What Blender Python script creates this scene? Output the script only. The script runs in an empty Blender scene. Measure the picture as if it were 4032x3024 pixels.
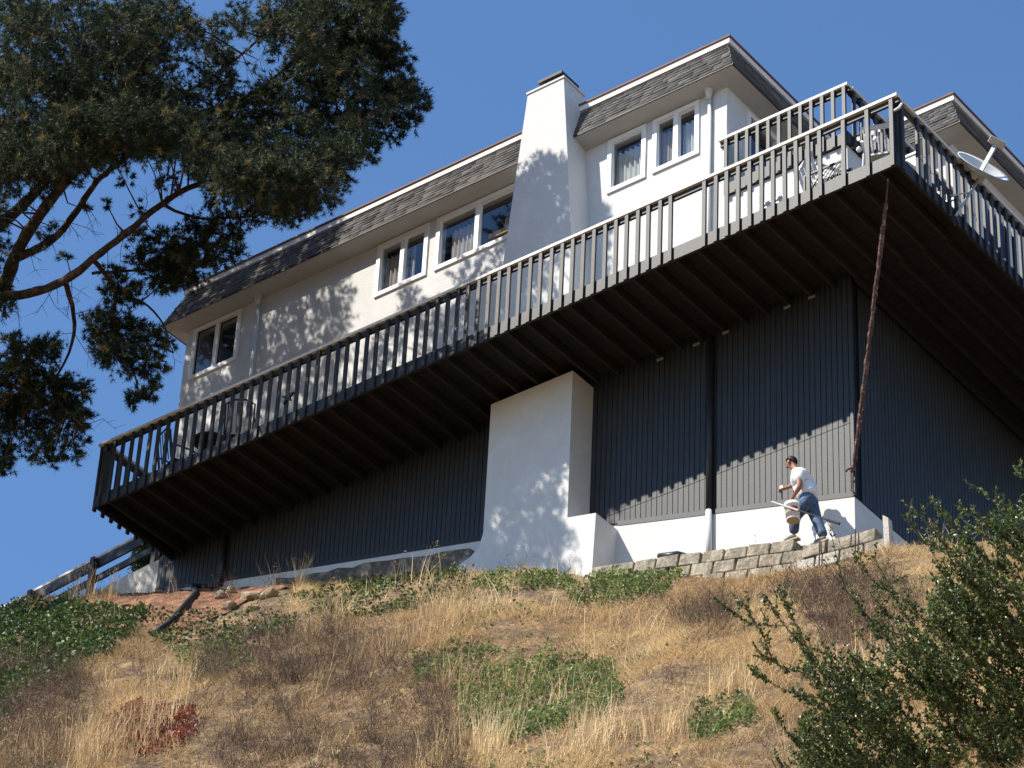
import bpy, bmesh, math, random
import numpy as np
from mathutils import Vector, Matrix

random.seed(11)
rng = np.random.default_rng(11)
scene = bpy.context.scene
col = scene.collection

# ------------------------------------------------------------------ camera
CAM = np.array([19.24115629, -32.19014136, -31.53376899])
FPX = 13128.854          # focal length in pixels of the 4032-wide photograph
YAW, PITCH, ROLL = -0.68399177, 0.63240597, 0.05348728
_fw = np.array([math.sin(YAW) * math.cos(PITCH), math.cos(YAW) * math.cos(PITCH), math.sin(PITCH)])
_r0 = np.cross(_fw, [0, 0, 1.0]); _r0 /= np.linalg.norm(_r0)
_u0 = np.cross(_r0, _fw)
_rt = math.cos(ROLL) * _r0 + math.sin(ROLL) * _u0
_up = math.cos(ROLL) * _u0 - math.sin(ROLL) * _r0
cam = bpy.data.cameras.new("camera")
cam.sensor_width = 36.0
cam.lens = FPX / 4032 * 36
cam.clip_start = 0.5
cam.clip_end = 6000
camo = bpy.data.objects.new("camera", cam)
col.objects.link(camo)
camo.matrix_world = Matrix(((_rt[0], _up[0], -_fw[0], CAM[0]), (_rt[1], _up[1], -_fw[1], CAM[1]),
                            (_rt[2], _up[2], -_fw[2], CAM[2]), (0, 0, 0, 1)))
scene.camera = camo

# ------------------------------------------------------------------ sky, sun, exposure
SUN = np.array([-0.595, -1.0, 1.27])          # towards the sun
SUN = SUN / np.linalg.norm(SUN)
EL = math.asin(SUN[2]); ROT = math.atan2(SUN[0], SUN[1]) % (2 * math.pi)
world = bpy.data.worlds.new("World"); scene.world = world; world.use_nodes = True
wn = world.node_tree
sky = wn.nodes.new('ShaderNodeTexSky'); sky.sky_type = 'NISHITA'; sky.sun_disc = False
sky.sun_elevation = EL; sky.sun_rotation = ROT; sky.altitude = 100; sky.air_density = 1.4
sky.dust_density = 0.0; sky.ozone_density = 10.0
wn.links.new(sky.outputs[0], wn.nodes['Background'].inputs[0])
wn.nodes['Background'].inputs[1].default_value = 0.118
sl = bpy.data.lights.new("sun", 'SUN'); sl.energy = 5.0; sl.angle = math.radians(0.53); sl.color = (1.0, 0.93, 0.82)
slo = bpy.data.objects.new("sun", sl); col.objects.link(slo)
slo.rotation_euler = Vector(SUN).to_track_quat('Z', 'Y').to_euler()
scene.view_settings.view_transform = 'Standard'; scene.view_settings.look = 'None'
scene.view_settings.exposure = 0.52; scene.view_settings.gamma = 1.0

# ------------------------------------------------------------------ pixel <-> place
def ray(u, v):
    return _fw + _rt * ((u - 2016) / FPX) - _up * ((v - 1512) / FPX)
def at(u, v, axis, val):
    d = ray(u, v); return CAM + d * ((val - CAM[axis]) / d[axis])
def att(u, v, t):
    return CAM + ray(u, v) * t
def topx(P):
    d = np.asarray(P, float) - CAM
    w = d @ _fw
    return 2016 + FPX * (d @ _rt) / w, 1512 - FPX * (d @ _up) / w

# ------------------------------------------------------------------ materials
MATS = {}
def mat(name, c, rough=0.7, var=0.12, scale=3.0, bump=0.0, bscale=80.0, metal=0.0, spec=0.4, c2=None, attr=None,
        trans=0.0, stretch=None, fine=0.0):
    if name in MATS: return MATS[name]
    m = bpy.data.materials.new(name); m.use_nodes = True
    nt = m.node_tree; N = nt.nodes; L = nt.links
    b = N['Principled BSDF']
    b.inputs['Roughness'].default_value = rough; b.inputs['Metallic'].default_value = metal
    b.inputs['Specular IOR Level'].default_value = spec
    geo = N.new('ShaderNodeNewGeometry')
    mp = N.new('ShaderNodeMapping'); L.new(geo.outputs['Position'], mp.inputs[0])
    if stretch: mp.inputs['Scale'].default_value = stretch
    nz = N.new('ShaderNodeTexNoise'); nz.inputs['Scale'].default_value = scale; nz.inputs['Detail'].default_value = 6
    nz.inputs['Roughness'].default_value = 0.65
    L.new(mp.outputs[0], nz.inputs['Vector'])
    ramp = N.new('ShaderNodeValToRGB'); L.new(nz.outputs[0], ramp.inputs[0])
    cs = [c] + (c2 if isinstance(c2, list) else ([c2] if c2 else []))
    el = ramp.color_ramp.elements
    if len(cs) == 1:
        el[0].position = 0.3; el[1].position = 0.7
        el[0].color = tuple(x * (1 - var) for x in c) + (1,); el[1].color = tuple(min(1, x * (1 + var)) for x in c) + (1,)
    else:
        lo, hi = (0.0, 1.0) if attr else (0.33, 0.67)
        el[0].position = lo; el[1].position = hi
        el[0].color = tuple(cs[0]) + (1,); el[1].color = tuple(cs[-1]) + (1,)
        for k in range(1, len(cs) - 1):
            e = el.new(lo + (hi - lo) * k / (len(cs) - 1)); e.color = tuple(cs[k]) + (1,)
    src = ramp.outputs[0]
    if attr:
        an = N.new('ShaderNodeAttribute'); an.attribute_name = attr
        L.new(an.outputs['Fac'], ramp.inputs[0])
    if fine:
        n3 = N.new('ShaderNodeTexNoise'); n3.inputs['Scale'].default_value = bscale * 0.6; n3.inputs['Detail'].default_value = 4
        L.new(mp.outputs[0], n3.inputs['Vector'])
        mr = N.new('ShaderNodeMapRange'); mr.inputs['To Min'].default_value = 1 - fine; mr.inputs['To Max'].default_value = 1 + fine
        mr.inputs['From Min'].default_value = 0.3; mr.inputs['From Max'].default_value = 0.7
        L.new(n3.outputs[0], mr.inputs[0])
        mx = N.new('ShaderNodeVectorMath'); mx.operation = 'SCALE'
        L.new(src, mx.inputs[0]); L.new(mr.outputs[0], mx.inputs['Scale']); src = mx.outputs[0]
    L.new(src, b.inputs['Base Color'])
    if bump:
        n2 = N.new('ShaderNodeTexNoise'); n2.inputs['Scale'].default_value = bscale; n2.inputs['Detail'].default_value = 5
        L.new(mp.outputs[0], n2.inputs['Vector'])
        bp = N.new('ShaderNodeBump'); bp.inputs['Strength'].default_value = 1.0; bp.inputs['Distance'].default_value = bump
        L.new(n2.outputs[0], bp.inputs['Height']); L.new(bp.outputs[0], b.inputs['Normal'])
    if trans:
        out = N['Material Output']; tr = N.new('ShaderNodeBsdfTranslucent'); ms = N.new('ShaderNodeMixShader')
        ms.inputs[0].default_value = trans
        L.new(src, tr.inputs['Color']); L.new(b.outputs[0], ms.inputs[1]); L.new(tr.outputs[0], ms.inputs[2])
        L.new(ms.outputs[0], out.inputs['Surface'])
    MATS[name] = m
    return m

M = {}
M['stucco'] = mat('white_stucco', (0.63, 0.63, 0.625), 0.85, c2=[(0.60, 0.60, 0.592), (0.66, 0.66, 0.655)], scale=1.3, bump=0.006, bscale=45, fine=0.03)
M['white'] = mat('white_paint', (0.80, 0.79, 0.76), 0.5, 0.05, 6)
M['cap'] = mat('pale_rail_cap', (0.66, 0.63, 0.58), 0.6, 0.2, 9, stretch=(0.6, 4, 4))
M['soffit'] = mat('soffit_paint', (0.43, 0.425, 0.415), 0.8, 0.08, 2)
M['char'] = mat('charcoal_siding_paint', (0.026, 0.028, 0.032), 0.55, c2=[(0.021, 0.023, 0.027), (0.031, 0.033, 0.037)], scale=2.0, bump=0.002, bscale=60, stretch=(3, 3, 0.5), fine=0.06, spec=0.5)
M['rail'] = mat('black_brown_rail_paint', (0.030, 0.029, 0.030), 0.55, c2=[(0.018, 0.0175, 0.0185), (0.042, 0.040, 0.040)], scale=5, bump=0.002, bscale=50, stretch=(2, 2, 0.6), fine=0.12, spec=0.5)
M['joist'] = mat('dark_stained_joists', (0.022, 0.018, 0.016), 0.75, 0.35, 3, bump=0.003, bscale=40)
M['shingle'] = mat('grey_asphalt_shingles', (0.14, 0.135, 0.13), 0.95, c2=[(0.085, 0.083, 0.085), (0.13, 0.125, 0.12), (0.175, 0.165, 0.155)], attr='tint', bump=0.004, bscale=160, fine=0.15)
M['rooftop'] = mat('tar_roof', (0.10, 0.085, 0.08), 0.95, 0.2, 3)
M['drip'] = mat('brown_drip_edge', (0.16, 0.07, 0.045), 0.7, 0.2, 5)
M['iron'] = mat('dark_iron_cap', (0.03, 0.022, 0.02), 0.6, 0.3, 6)
M['rust'] = mat('peeling_rusty_steel', (0.12, 0.06, 0.045), 0.8, c2=[(0.05, 0.035, 0.035), (0.15, 0.07, 0.05), (0.36, 0.33, 0.33)], scale=14, bump=0.006, bscale=60, fine=0.3)
M['block'] = mat('concrete_blocks', (0.33, 0.29, 0.23), 0.95, c2=[(0.20, 0.18, 0.14), (0.36, 0.31, 0.235), (0.46, 0.40, 0.31)], scale=5, bump=0.02, bscale=25, fine=0.25)
M['blockpale'] = mat('pale_concrete_blocks', (0.55, 0.52, 0.47), 0.9, c2=[(0.42, 0.38, 0.32), (0.66, 0.63, 0.58)], scale=4, bump=0.015, bscale=30, fine=0.2)
M['footing'] = mat('old_concrete_footing', (0.20, 0.175, 0.145), 0.95, c2=[(0.09, 0.075, 0.06), (0.20, 0.175, 0.14), (0.33, 0.30, 0.26)], scale=4, bump=0.03, bscale=14, fine=0.3)
M['rock'] = mat('tan_rocks', (0.42, 0.33, 0.22), 0.9, c2=[(0.30, 0.22, 0.14), (0.52, 0.43, 0.30)], scale=5, bump=0.02, bscale=18, fine=0.2)
M['blackpipe'] = mat('black_plastic_pipe', (0.016, 0.017, 0.02), 0.45, 0.2, 8)
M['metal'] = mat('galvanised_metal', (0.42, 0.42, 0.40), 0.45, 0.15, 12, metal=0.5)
M['dish'] = mat('grey_dish_paint', (0.62, 0.63, 0.63), 0.55, 0.06, 8)
M['wplastic'] = mat('white_plastic', (0.80, 0.79, 0.77), 0.4, 0.05, 5)
M['dkmetal'] = mat('dark_patio_metal', (0.035, 0.033, 0.034), 0.5, 0.2, 8)
M['frame'] = mat('white_vinyl_frame', (0.78, 0.79, 0.78), 0.45, 0.03, 6)
M['curtain'] = mat('beige_curtain', (0.50, 0.43, 0.36), 0.9, 0.2, 5, stretch=(14, 14, 0.8))
M['sheer'] = mat('pale_sheer', (0.55, 0.50, 0.47), 0.9, 0.25, 5, stretch=(16, 16, 0.8))
M['blind'] = mat('white_vertical_blind', (0.72, 0.72, 0.68), 0.8, 0.1, 5, stretch=(14, 14, 0.5))
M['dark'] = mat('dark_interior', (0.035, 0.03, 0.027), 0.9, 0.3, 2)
M['pinewood'] = mat('yellow_pine_wood', (0.60, 0.38, 0.13), 0.6, 0.15, 8)
M['bark'] = mat('pine_bark', (0.08, 0.055, 0.042), 0.95, c2=[(0.035, 0.026, 0.022), (0.085, 0.055, 0.042), (0.14, 0.10, 0.078)], scale=9, bump=0.03, bscale=22, fine=0.3)
M['needle'] = mat('pine_needles', (0.05, 0.075, 0.03), 0.6, c2=[(0.012, 0.023, 0.015), (0.036, 0.056, 0.030), (0.14, 0.155, 0.068), (0.30, 0.23, 0.10)], attr='tint', trans=0.22, spec=0.3)
M['stem'] = mat('shrub_stems', (0.15, 0.115, 0.075), 0.9, 0.3, 20)
M['leaf'] = mat('glossy_shrub_leaves', (0.05, 0.085, 0.03), 0.36, c2=[(0.032, 0.060, 0.020), (0.105, 0.155, 0.042), (0.22, 0.27, 0.075), (0.46, 0.42, 0.17)], attr='tint', trans=0.3, spec=0.5)
M['grass'] = mat('dry_golden_grass', (0.42, 0.29, 0.12), 0.8, c2=[(0.29, 0.195, 0.12), (0.54, 0.38, 0.205), (0.74, 0.53, 0.265), (0.84, 0.71, 0.45)], attr='tint', trans=0.28, spec=0.2)
M['brush'] = mat('dead_grey_brown_brush', (0.16, 0.115, 0.085), 0.9, c2=[(0.11, 0.08, 0.068), (0.23, 0.165, 0.115), (0.40, 0.28, 0.16)], attr='tint', spec=0.15, trans=0.15)
M['cover'] = mat('green_ground_cover_leaves', (0.12, 0.17, 0.05), 0.55, c2=[(0.09, 0.13, 0.045), (0.22, 0.285, 0.095), (0.40, 0.43, 0.17)], attr='tint', trans=0.3, spec=0.3)
M['ivy'] = mat('ivy_leaves', (0.05, 0.09, 0.03), 0.5, c2=[(0.028, 0.052, 0.022), (0.075, 0.13, 0.035), (0.19, 0.25, 0.06)], attr='tint', trans=0.25, spec=0.4)
M['redplant'] = mat('red_succulent_leaves', (0.30, 0.10, 0.07), 0.6, c2=[(0.17, 0.07, 0.045), (0.36, 0.11, 0.08), (0.42, 0.22, 0.12)], attr='tint', trans=0.15, spec=0.3)
M['soil'] = mat('dry_hillside_soil', (0.24, 0.16, 0.085), 0.95, c2=[(0.10, 0.066, 0.04), (0.23, 0.15, 0.08), (0.33, 0.22, 0.105)], scale=1.8, bump=0.06, bscale=7, fine=0.35)
M['dirt'] = mat('bare_red_dirt', (0.27, 0.13, 0.07), 0.95, c2=[(0.13, 0.062, 0.036), (0.26, 0.125, 0.068), (0.36, 0.19, 0.105)], scale=3.5, bump=0.06, bscale=9, fine=0.35)
M['skin'] = mat('brown_skin', (0.30, 0.14, 0.085), 0.55, 0.08, 20)
M['shirt'] = mat('white_cotton', (0.78, 0.78, 0.80), 0.9, 0.05, 12, bump=0.01, bscale=30)
M['jeans'] = mat('blue_denim', (0.09, 0.14, 0.23), 0.85, c2=[(0.06, 0.095, 0.16), (0.14, 0.22, 0.34)], scale=9, bump=0.008, bscale=40)
M['hair'] = mat('black_hair', (0.012, 0.009, 0.008), 0.6, 0.2, 30)
M['shoe'] = mat('worn_grey_shoes', (0.16, 0.145, 0.13), 0.8, 0.2, 20)
M['sole'] = mat('tan_sole', (0.42, 0.34, 0.25), 0.8, 0.2, 20)
M['redlabel'] = mat('red_label', (0.33, 0.05, 0.06), 0.5, 0.1, 20)
M['teal'] = mat('turquoise_plastic', (0.12, 0.32, 0.36), 0.5, 0.2, 10)
M['bluecloth'] = mat('blue_cloth', (0.07, 0.10, 0.26), 0.85, 0.15, 8)

def glass_mat():
    m = bpy.data.materials.new('window_glass'); m.use_nodes = True
    nt = m.node_tree; N = nt.nodes; L = nt.links
    out = N['Material Output']; N.remove(N['Principled BSDF'])
    g = N.new('ShaderNodeBsdfGlossy'); g.inputs['Roughness'].default_value = 0.02; g.inputs['Color'].default_value = (0.95, 0.97, 1, 1)
    t = N.new('ShaderNodeBsdfTransparent'); t.inputs['Color'].default_value = (0.86, 0.88, 0.90, 1)
    fr = N.new('ShaderNodeFresnel'); fr.inputs['IOR'].default_value = 1.8
    ge = N.new('ShaderNodeNewGeometry'); sb = N.new('ShaderNodeMath'); sb.operation = 'SUBTRACT'; sb.inputs[0].default_value = 1.0; L.new(ge.outputs['Backfacing'], sb.inputs[1])
    ml = N.new('ShaderNodeMath'); ml.operation = 'MULTIPLY'; L.new(fr.outputs[0], ml.inputs[0]); L.new(sb.outputs[0], ml.inputs[1])
    mx = N.new('ShaderNodeMixShader'); L.new(ml.outputs[0], mx.inputs[0]); L.new(t.outputs[0], mx.inputs[1]); L.new(g.outputs[0], mx.inputs[2])
    L.new(mx.outputs[0], out.inputs['Surface'])
    return m
M['glass'] = glass_mat()

# ------------------------------------------------------------------ mesh helpers
class MB:
    def __init__(s): s.v = []; s.f = []
    def hexa(s, p):
        i = len(s.v); s.v += [tuple(map(float, q)) for q in p]
        s.f += [(i, i+3, i+2, i+1), (i+4, i+5, i+6, i+7), (i, i+1, i+5, i+4), (i+1, i+2, i+6, i+5), (i+2, i+3, i+7, i+6), (i+3, i, i+4, i+7)]
        return s
    def box(s, x0, x1, y0, y1, z0, z1):
        return s.hexa([(x0, y0, z0), (x1, y0, z0), (x1, y1, z0), (x0, y1, z0), (x0, y0, z1), (x1, y0, z1), (x1, y1, z1), (x0, y1, z1)])
    def bar(s, p, q, w, h, up=(0, 0, 1)):
        p = Vector(p); q = Vector(q); d = (q - p).normalized(); up = Vector(up)
        a = d.cross(up)
        if a.length < 1e-4: a = d.cross(Vector((1, 0, 0)))
        a.normalize(); b = a.cross(d).normalized()
        a *= w / 2; b *= h / 2
        return s.hexa([p - a - b, p + a - b, q + a - b, q - a - b, p - a + b, p + a + b, q + a + b, q - a + b])
    def prism_y(s, pts, y0, y1):
        n = len(pts); i = len(s.v)
        s.v += [(float(x), float(y0), float(z)) for x, z in pts] + [(float(x), float(y1), float(z)) for x, z in pts]
        s.f += [tuple(i + k for k in range(n))[::-1], tuple(i + n + k for k in range(n))]
        for k in range(n):
            a, b = i + k, i + (k + 1) % n
            s.f.append((a, b, b + n, a + n))
        return s
    def tube(s, pts, r, n=8, cap=True):
        pts = [Vector(p) for p in pts]
        rs = r if isinstance(r, (list, tuple)) else [r] * len(pts)
        i0 = len(s.v); prev = None
        for k, p in enumerate(pts):
            d = (pts[min(k + 1, len(pts) - 1)] - pts[max(k - 1, 0)])
            d = d.normalized() if d.length > 1e-9 else Vector((0, 0, 1))
            a = (prev - d * prev.dot(d)) if prev is not None else d.cross(Vector((0.31, 0.17, 0.93)))
            if a.length < 1e-5: a = d.cross(Vector((1, 0, 0)))
            a.normalize(); prev = a; b = d.cross(a)
            for j in range(n):
                t = 2 * math.pi * j / n
                s.v.append(tuple(p + (a * math.cos(t) + b * math.sin(t)) * rs[k]))
        for k in range(len(pts) - 1):
            for j in range(n):
                a = i0 + k * n + j; b = i0 + k * n + (j + 1) % n
                s.f.append((a, b, b + n, a + n))
        if cap:
            s.f.append(tuple(i0 + j for j in range(n))[::-1]); e = i0 + (len(pts) - 1) * n
            s.f.append(tuple(e + j for j in range(n)))
        return s
    def lathe(s, c, axis, prof, n=16):
        c = Vector(c); ax = Vector(axis).normalized()
        a = ax.cross(Vector((0.2, 0.9, 0.3))).normalized(); b = ax.cross(a)
        i0 = len(s.v)
        for r, h in prof:
            for j in range(n):
                t = 2 * math.pi * j / n
                s.v.append(tuple(c + ax * h + (a * math.cos(t) + b * math.sin(t)) * r))
        for k in range(len(prof) - 1):
            for j in range(n):
                p = i0 + k * n + j; q = i0 + k * n + (j + 1) % n
                s.f.append((p, q, q + n, p + n))
        s.f.append(tuple(i0 + j for j in range(n))[::-1]); e = i0 + (len(prof) - 1) * n
        s.f.append(tuple(e + j for j in range(n)))
        return s
    def mesh(s, name, m):
        me = bpy.data.meshes.new(name); me.from_pydata(s.v, [], s.f); me.update()
        bm = bmesh.new(); bm.from_mesh(me); bmesh.ops.recalc_face_normals(bm, faces=bm.faces); bm.to_mesh(me); bm.free()
        me.materials.append(m); return me
    def build(s, name, m, parent=None, smooth=False):
        me = s.mesh(name, m)
        if smooth:
            for p in me.polygons: p.use_smooth = True
        return link(name, me, parent)

def link(name, me, parent=None, loc=None):
    o = bpy.data.objects.new(name, me); col.objects.link(o)
    if parent is not None:
        o.parent = parent
        w = wloc(parent)
        o.matrix_parent_inverse = Matrix.Translation(-w)
    if loc is not None: o.location = loc
    return o
def wloc(o):
    v = Vector(o.location)
    if o.parent is not None: pass      # children keep world coordinates through matrix_parent_inverse
    return v
def tag(o, label, cat, group=None):
    o['label'] = label; o['category'] = cat
    if group: o['group'] = group
    return o
def thing(name, loc, label, cat, group=None):
    o = bpy.data.objects.new(name, None); col.objects.link(o); o.location = loc; o.empty_display_size = 0.2
    return tag(o, label, cat, group)
def structure(o): o['kind'] = 'structure'; return o
def stuff(o): o['kind'] = 'stuff'; return o

def trimesh(name, V, T, m, tint=None, parent=None, smooth=False):
    V = np.ascontiguousarray(V, np.float32).reshape(-1, 3); T = np.ascontiguousarray(T, np.int32).reshape(-1, 3)
    me = bpy.data.meshes.new(name)
    me.vertices.add(len(V)); me.vertices.foreach_set('co', V.ravel())
    me.loops.add(T.size); me.loops.foreach_set('vertex_index', T.ravel())
    me.polygons.add(len(T)); me.polygons.foreach_set('loop_start', np.arange(0, T.size, 3, dtype=np.int32))
    me.polygons.foreach_set('loop_total', np.full(len(T), 3, np.int32))
    if tint is not None:
        a = me.attributes.new('tint', 'FLOAT', 'POINT'); a.data.foreach_set('value', np.ascontiguousarray(np.clip(tint, 0, 1), np.float32))
    me.update(calc_edges=True); me.validate()
    if smooth: me.polygons.foreach_set('use_smooth', np.ones(len(T), bool))
    me.materials.append(m)
    return link(name, me, parent)

def vnoise(x, y, seed=0):
    x = np.asarray(x, float); y = np.asarray(y, float)
    xi = np.floor(x).astype(int); yi = np.floor(y).astype(int); fx = x - xi; fy = y - yi
    fx = fx * fx * (3 - 2 * fx); fy = fy * fy * (3 - 2 * fy)
    def h(a, b):
        n = np.sin(a * 127.1 + b * 311.7 + seed * 74.7) * 43758.5453
        return n - np.floor(n)
    return (h(xi, yi) * (1 - fx) + h(xi + 1, yi) * fx) * (1 - fy) + (h(xi, yi + 1) * (1 - fx) + h(xi + 1, yi + 1) * fx) * fy
def fbm(x, y, seed=0, o=4):
    s = 0; a = 0.5
    for k in range(o):
        s = s + a * (vnoise(x * 2 ** k, y * 2 ** k, seed + k) - 0.5); a *= 0.5
    return s * 2
def unit(v): return v / np.maximum(np.linalg.norm(v, axis=-1, keepdims=True), 1e-9)

# ------------------------------------------------------------------ hillside
_bl = [at(u, v, 1, 1.2) for u, v in ((2330, 2290), (2640, 2265), (2900, 2280), (3150, 2262), (3300, 2225), (3480, 2175))]
EX = np.array([-60, -40, -24, -20.2, -18.7, -17.07, -15.9, -14.56, -13.3, -12.2, -11.08, -9.3, -8.6, -7.5, -6.6] + [q_[0] for q_ in _bl] + [-0.85, 3, 20, 60])
EZ = np.array([3, 2.2, 0.7, 0.12, -0.10, -0.45, -0.75, -1.20, -1.60, -1.98, -2.40, -3.02, -3.42, -3.72, -4.02] + [q_[2] for q_ in _bl] + [-5.7, -6.9, -10.5, -13])
EY = np.array([1.85] * 9 + [1.75, 1.7, 1.6, 1.32, 1.32, 1.32] + [1.2] * 6 + [1.2] * 4)
def ground(x, y):
    x = np.asarray(x, float); y = np.asarray(y, float)
    ze = np.interp(x, EX, EZ); ye = np.interp(x, EX, EY)
    d = np.maximum(ye - y, 0)
    near = np.minimum(d, 1.0)
    z = ze - 0.70 * near - 0.88 * np.maximum(d - 1.0, 0)
    amp = np.clip(d / 1.5, 0, 1)
    z = z + amp * (0.55 * fbm(x * 0.28, y * 0.28, 3) + 0.22 * fbm(x * 0.9 + 5, y * 0.9, 9))
    lo = -33.2 + 0.02 * (fbm(x * 0.05, y * 0.05, 5))
    k = 1.5
    hgt = np.maximum(z, lo) + k * 0.25 * np.exp(-np.abs(z - lo) / k)
    return hgt
def hit(u, v):
    d = ray(u, v); ts = np.linspace(34, 70, 1400); P = CAM + d * ts[:, None]
    k = np.argmax(P[:, 2] < ground(P[:, 0], P[:, 1])); return P[k]
def axis(core0, core1, step, far):
    a = list(np.arange(core0, core1 + 1e-6, step)); s = step
    while a[-1] < far: s *= 1.35; a.append(a[-1] + s)
    s = step; b = [core0]
    while b[-1] > -far: s *= 1.35; b.append(b[-1] - s)
    return np.array(sorted(set(b[1:] + a)))
gx = axis(-24, 8, 0.2, 2500); gy = axis(-22, 2.4, 0.2, 2500)
GX, GY = np.meshgrid(gx, gy, indexing='ij'); GZ = ground(GX, GY)
nx, ny = len(gx), len(gy)
I = np.arange(nx * ny).reshape(nx, ny)
q = np.stack([I[:-1, :-1], I[1:, :-1], I[1:, 1:], I[:-1, 1:]], -1).reshape(-1, 4)
hill = structure(trimesh('hillside', np.stack([GX, GY, GZ], -1).reshape(-1, 3), np.concatenate([q[:, [0, 1, 2]], q[:, [0, 2, 3]]]), M['soil'], smooth=True))

# soil terrace on which the person stands, held by the block wall
AY, BY = 1.27, 1.14       # front faces of the two stretches of block wall
_ta = np.array([at(u, v, 1, AY) for u, v in ((2325, 2236), (2640, 2187), (2844, 2160), (3000, 2139), (3146, 2120))])
_tb = np.array([at(u, v, 1, BY) for u, v in ((3160, 2154), (3367, 2101), (3490, 2066))])
def btop(x): return float(np.interp(x, _ta[:, 0], _ta[:, 2]))
def btop2(x): return float(np.interp(x, _tb[:, 0], _tb[:, 2]))
tb = MB(); xs = np.linspace(_ta[0, 0], _ta[-1, 0], 12)
for a, b in zip(xs[:-1], xs[1:]):
    tb.hexa([(a, AY + .19, -6.5), (b, AY + .19, -6.5), (b, 1.958, -6.5), (a, 1.958, -6.5),
             (a, AY + .19, btop(a) - .012), (b, AY + .19, btop(b) - .012), (b, 1.958, btop(b) + 0.06), (a, 1.958, btop(a) + 0.06)])
xs = np.linspace(_ta[-1, 0], -1.5, 8)
for a, b in zip(xs[:-1], xs[1:]):
    za, zb = btop2(a), btop2(b)
    tb.hexa([(a, BY + .19, -6.5), (b, BY + .19, -6.5), (b, 1.958, -6.5), (a, 1.958, -6.5),
             (a, BY + .19, za - .012), (b, BY + .19, zb - .012), (b, 1.958, zb + 0.10), (a, 1.958, za + 0.10)])
structure(tb.build('terrace_soil', M['soil']))

# ------------------------------------------------------------------ house
WY = 1.966; HXL = -16.33; HXR = -4.37; LXR = -2.07; YW = 5.3; YB = 12.0
house = thing('house', (-9.2, 6.0, -1.0), 'white two storey stucco house with grey mansard roof and charcoal siding below its deck', 'house')
def wall_with_holes(mb, x0, x1, z0, z1, y0, y1, holes):
    xs_ = sorted({x0, x1, *[h[0] for h in holes], *[h[1] for h in holes]}); zs_ = sorted({z0, z1, *[h[2] for h in holes], *[h[3] for h in holes]})
    for a, b in zip(xs_[:-1], xs_[1:]):
        run = None
        for c, d in zip(zs_[:-1], zs_[1:]):
            hit = any(h[0] < (a + b) / 2 < h[1] and h[2] < (c + d) / 2 < h[3] for h in holes)
            if hit:
                if run: mb.box(a, b, y0, y1, *run); run = None
            else: run = (run[0], d) if run else (c, d)
        if run: mb.box(a, b, y0, y1, *run)
# windows: x0, x1, mullion, kind
WIN = [(-16.14, -14.98, -15.56, 'a'), (-11.80, -10.64, -11.22, 'b'), (-10.46, -8.60, -9.56, 'c'), (-6.78, -5.99, None, 'd'), (-5.85, -4.91, -5.385, 'e')]
WZ0, WZ1 = 3.92, 5.08
holes = [(w[0] + 0.04, w[1] - 0.04, WZ0 + 0.04, WZ1 - 0.02) for w in WIN]
wb = MB()
wall_with_holes(wb, HXL, HXR, 0.22, 5.6, WY, WY + 0.2, holes)
wb.box(HXL, HXL + 0.2, WY + 0.2, YB, 0.22, 5.6)                       # left wall
wb.box(HXR - 0.2, HXR, WY + 0.2, 2.55, 2.9, 5.6); wb.box(HXR - 0.2, HXR, 4.3, YW, 2.9, 5.6); wb.box(HXR - 0.2, HXR, 2.55, 4.3, 5.0, 5.6)
wb.box(HXR + 0.002, LXR, WY, WY + 0.2, 0.22, 2.74)                     # lower floor below the balcony
wb.box(LXR - 0.2, LXR, WY + 0.2, YB, 0.22, 2.74)
wb.box(HXR + 0.002, LXR, YW, YW + 0.2, 2.95, 5.6); wb.box(LXR - 0.2, LXR, YW + 0.2, YB, 2.74, 5.6)
wb.box(HXL + 0.2, LXR - 0.2, YB - 0.2, YB, 0.22, 5.6)
wb.build('wall', M['stucco'], house)
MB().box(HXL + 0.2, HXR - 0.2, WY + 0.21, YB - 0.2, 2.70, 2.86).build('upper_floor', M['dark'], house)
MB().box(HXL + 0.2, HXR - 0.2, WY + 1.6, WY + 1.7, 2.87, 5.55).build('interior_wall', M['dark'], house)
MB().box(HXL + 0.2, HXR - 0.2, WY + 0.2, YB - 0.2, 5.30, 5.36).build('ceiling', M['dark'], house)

def fold_sheet(name, m, parent, x0, x1, y, z0, z1, pitch=0.09, depth=0.035, ztop=None):
    n = max(4, int((x1 - x0) / pitch * 4)); xs_ = np.linspace(x0, x1, n + 1)
    V = []; T = []
    for k, x in enumerate(xs_):
        yy = y + depth * math.sin(k * math.pi / 2 + 0.3 * math.sin(k * 0.7))
        V += [(x, yy, z0), (x, yy, z1)]
    for k in range(n): T += [(2*k, 2*k+2, 2*k+3), (2*k, 2*k+3, 2*k+1)]
    return trimesh(name, np.array(V), np.array(T), m, parent=parent)

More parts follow.
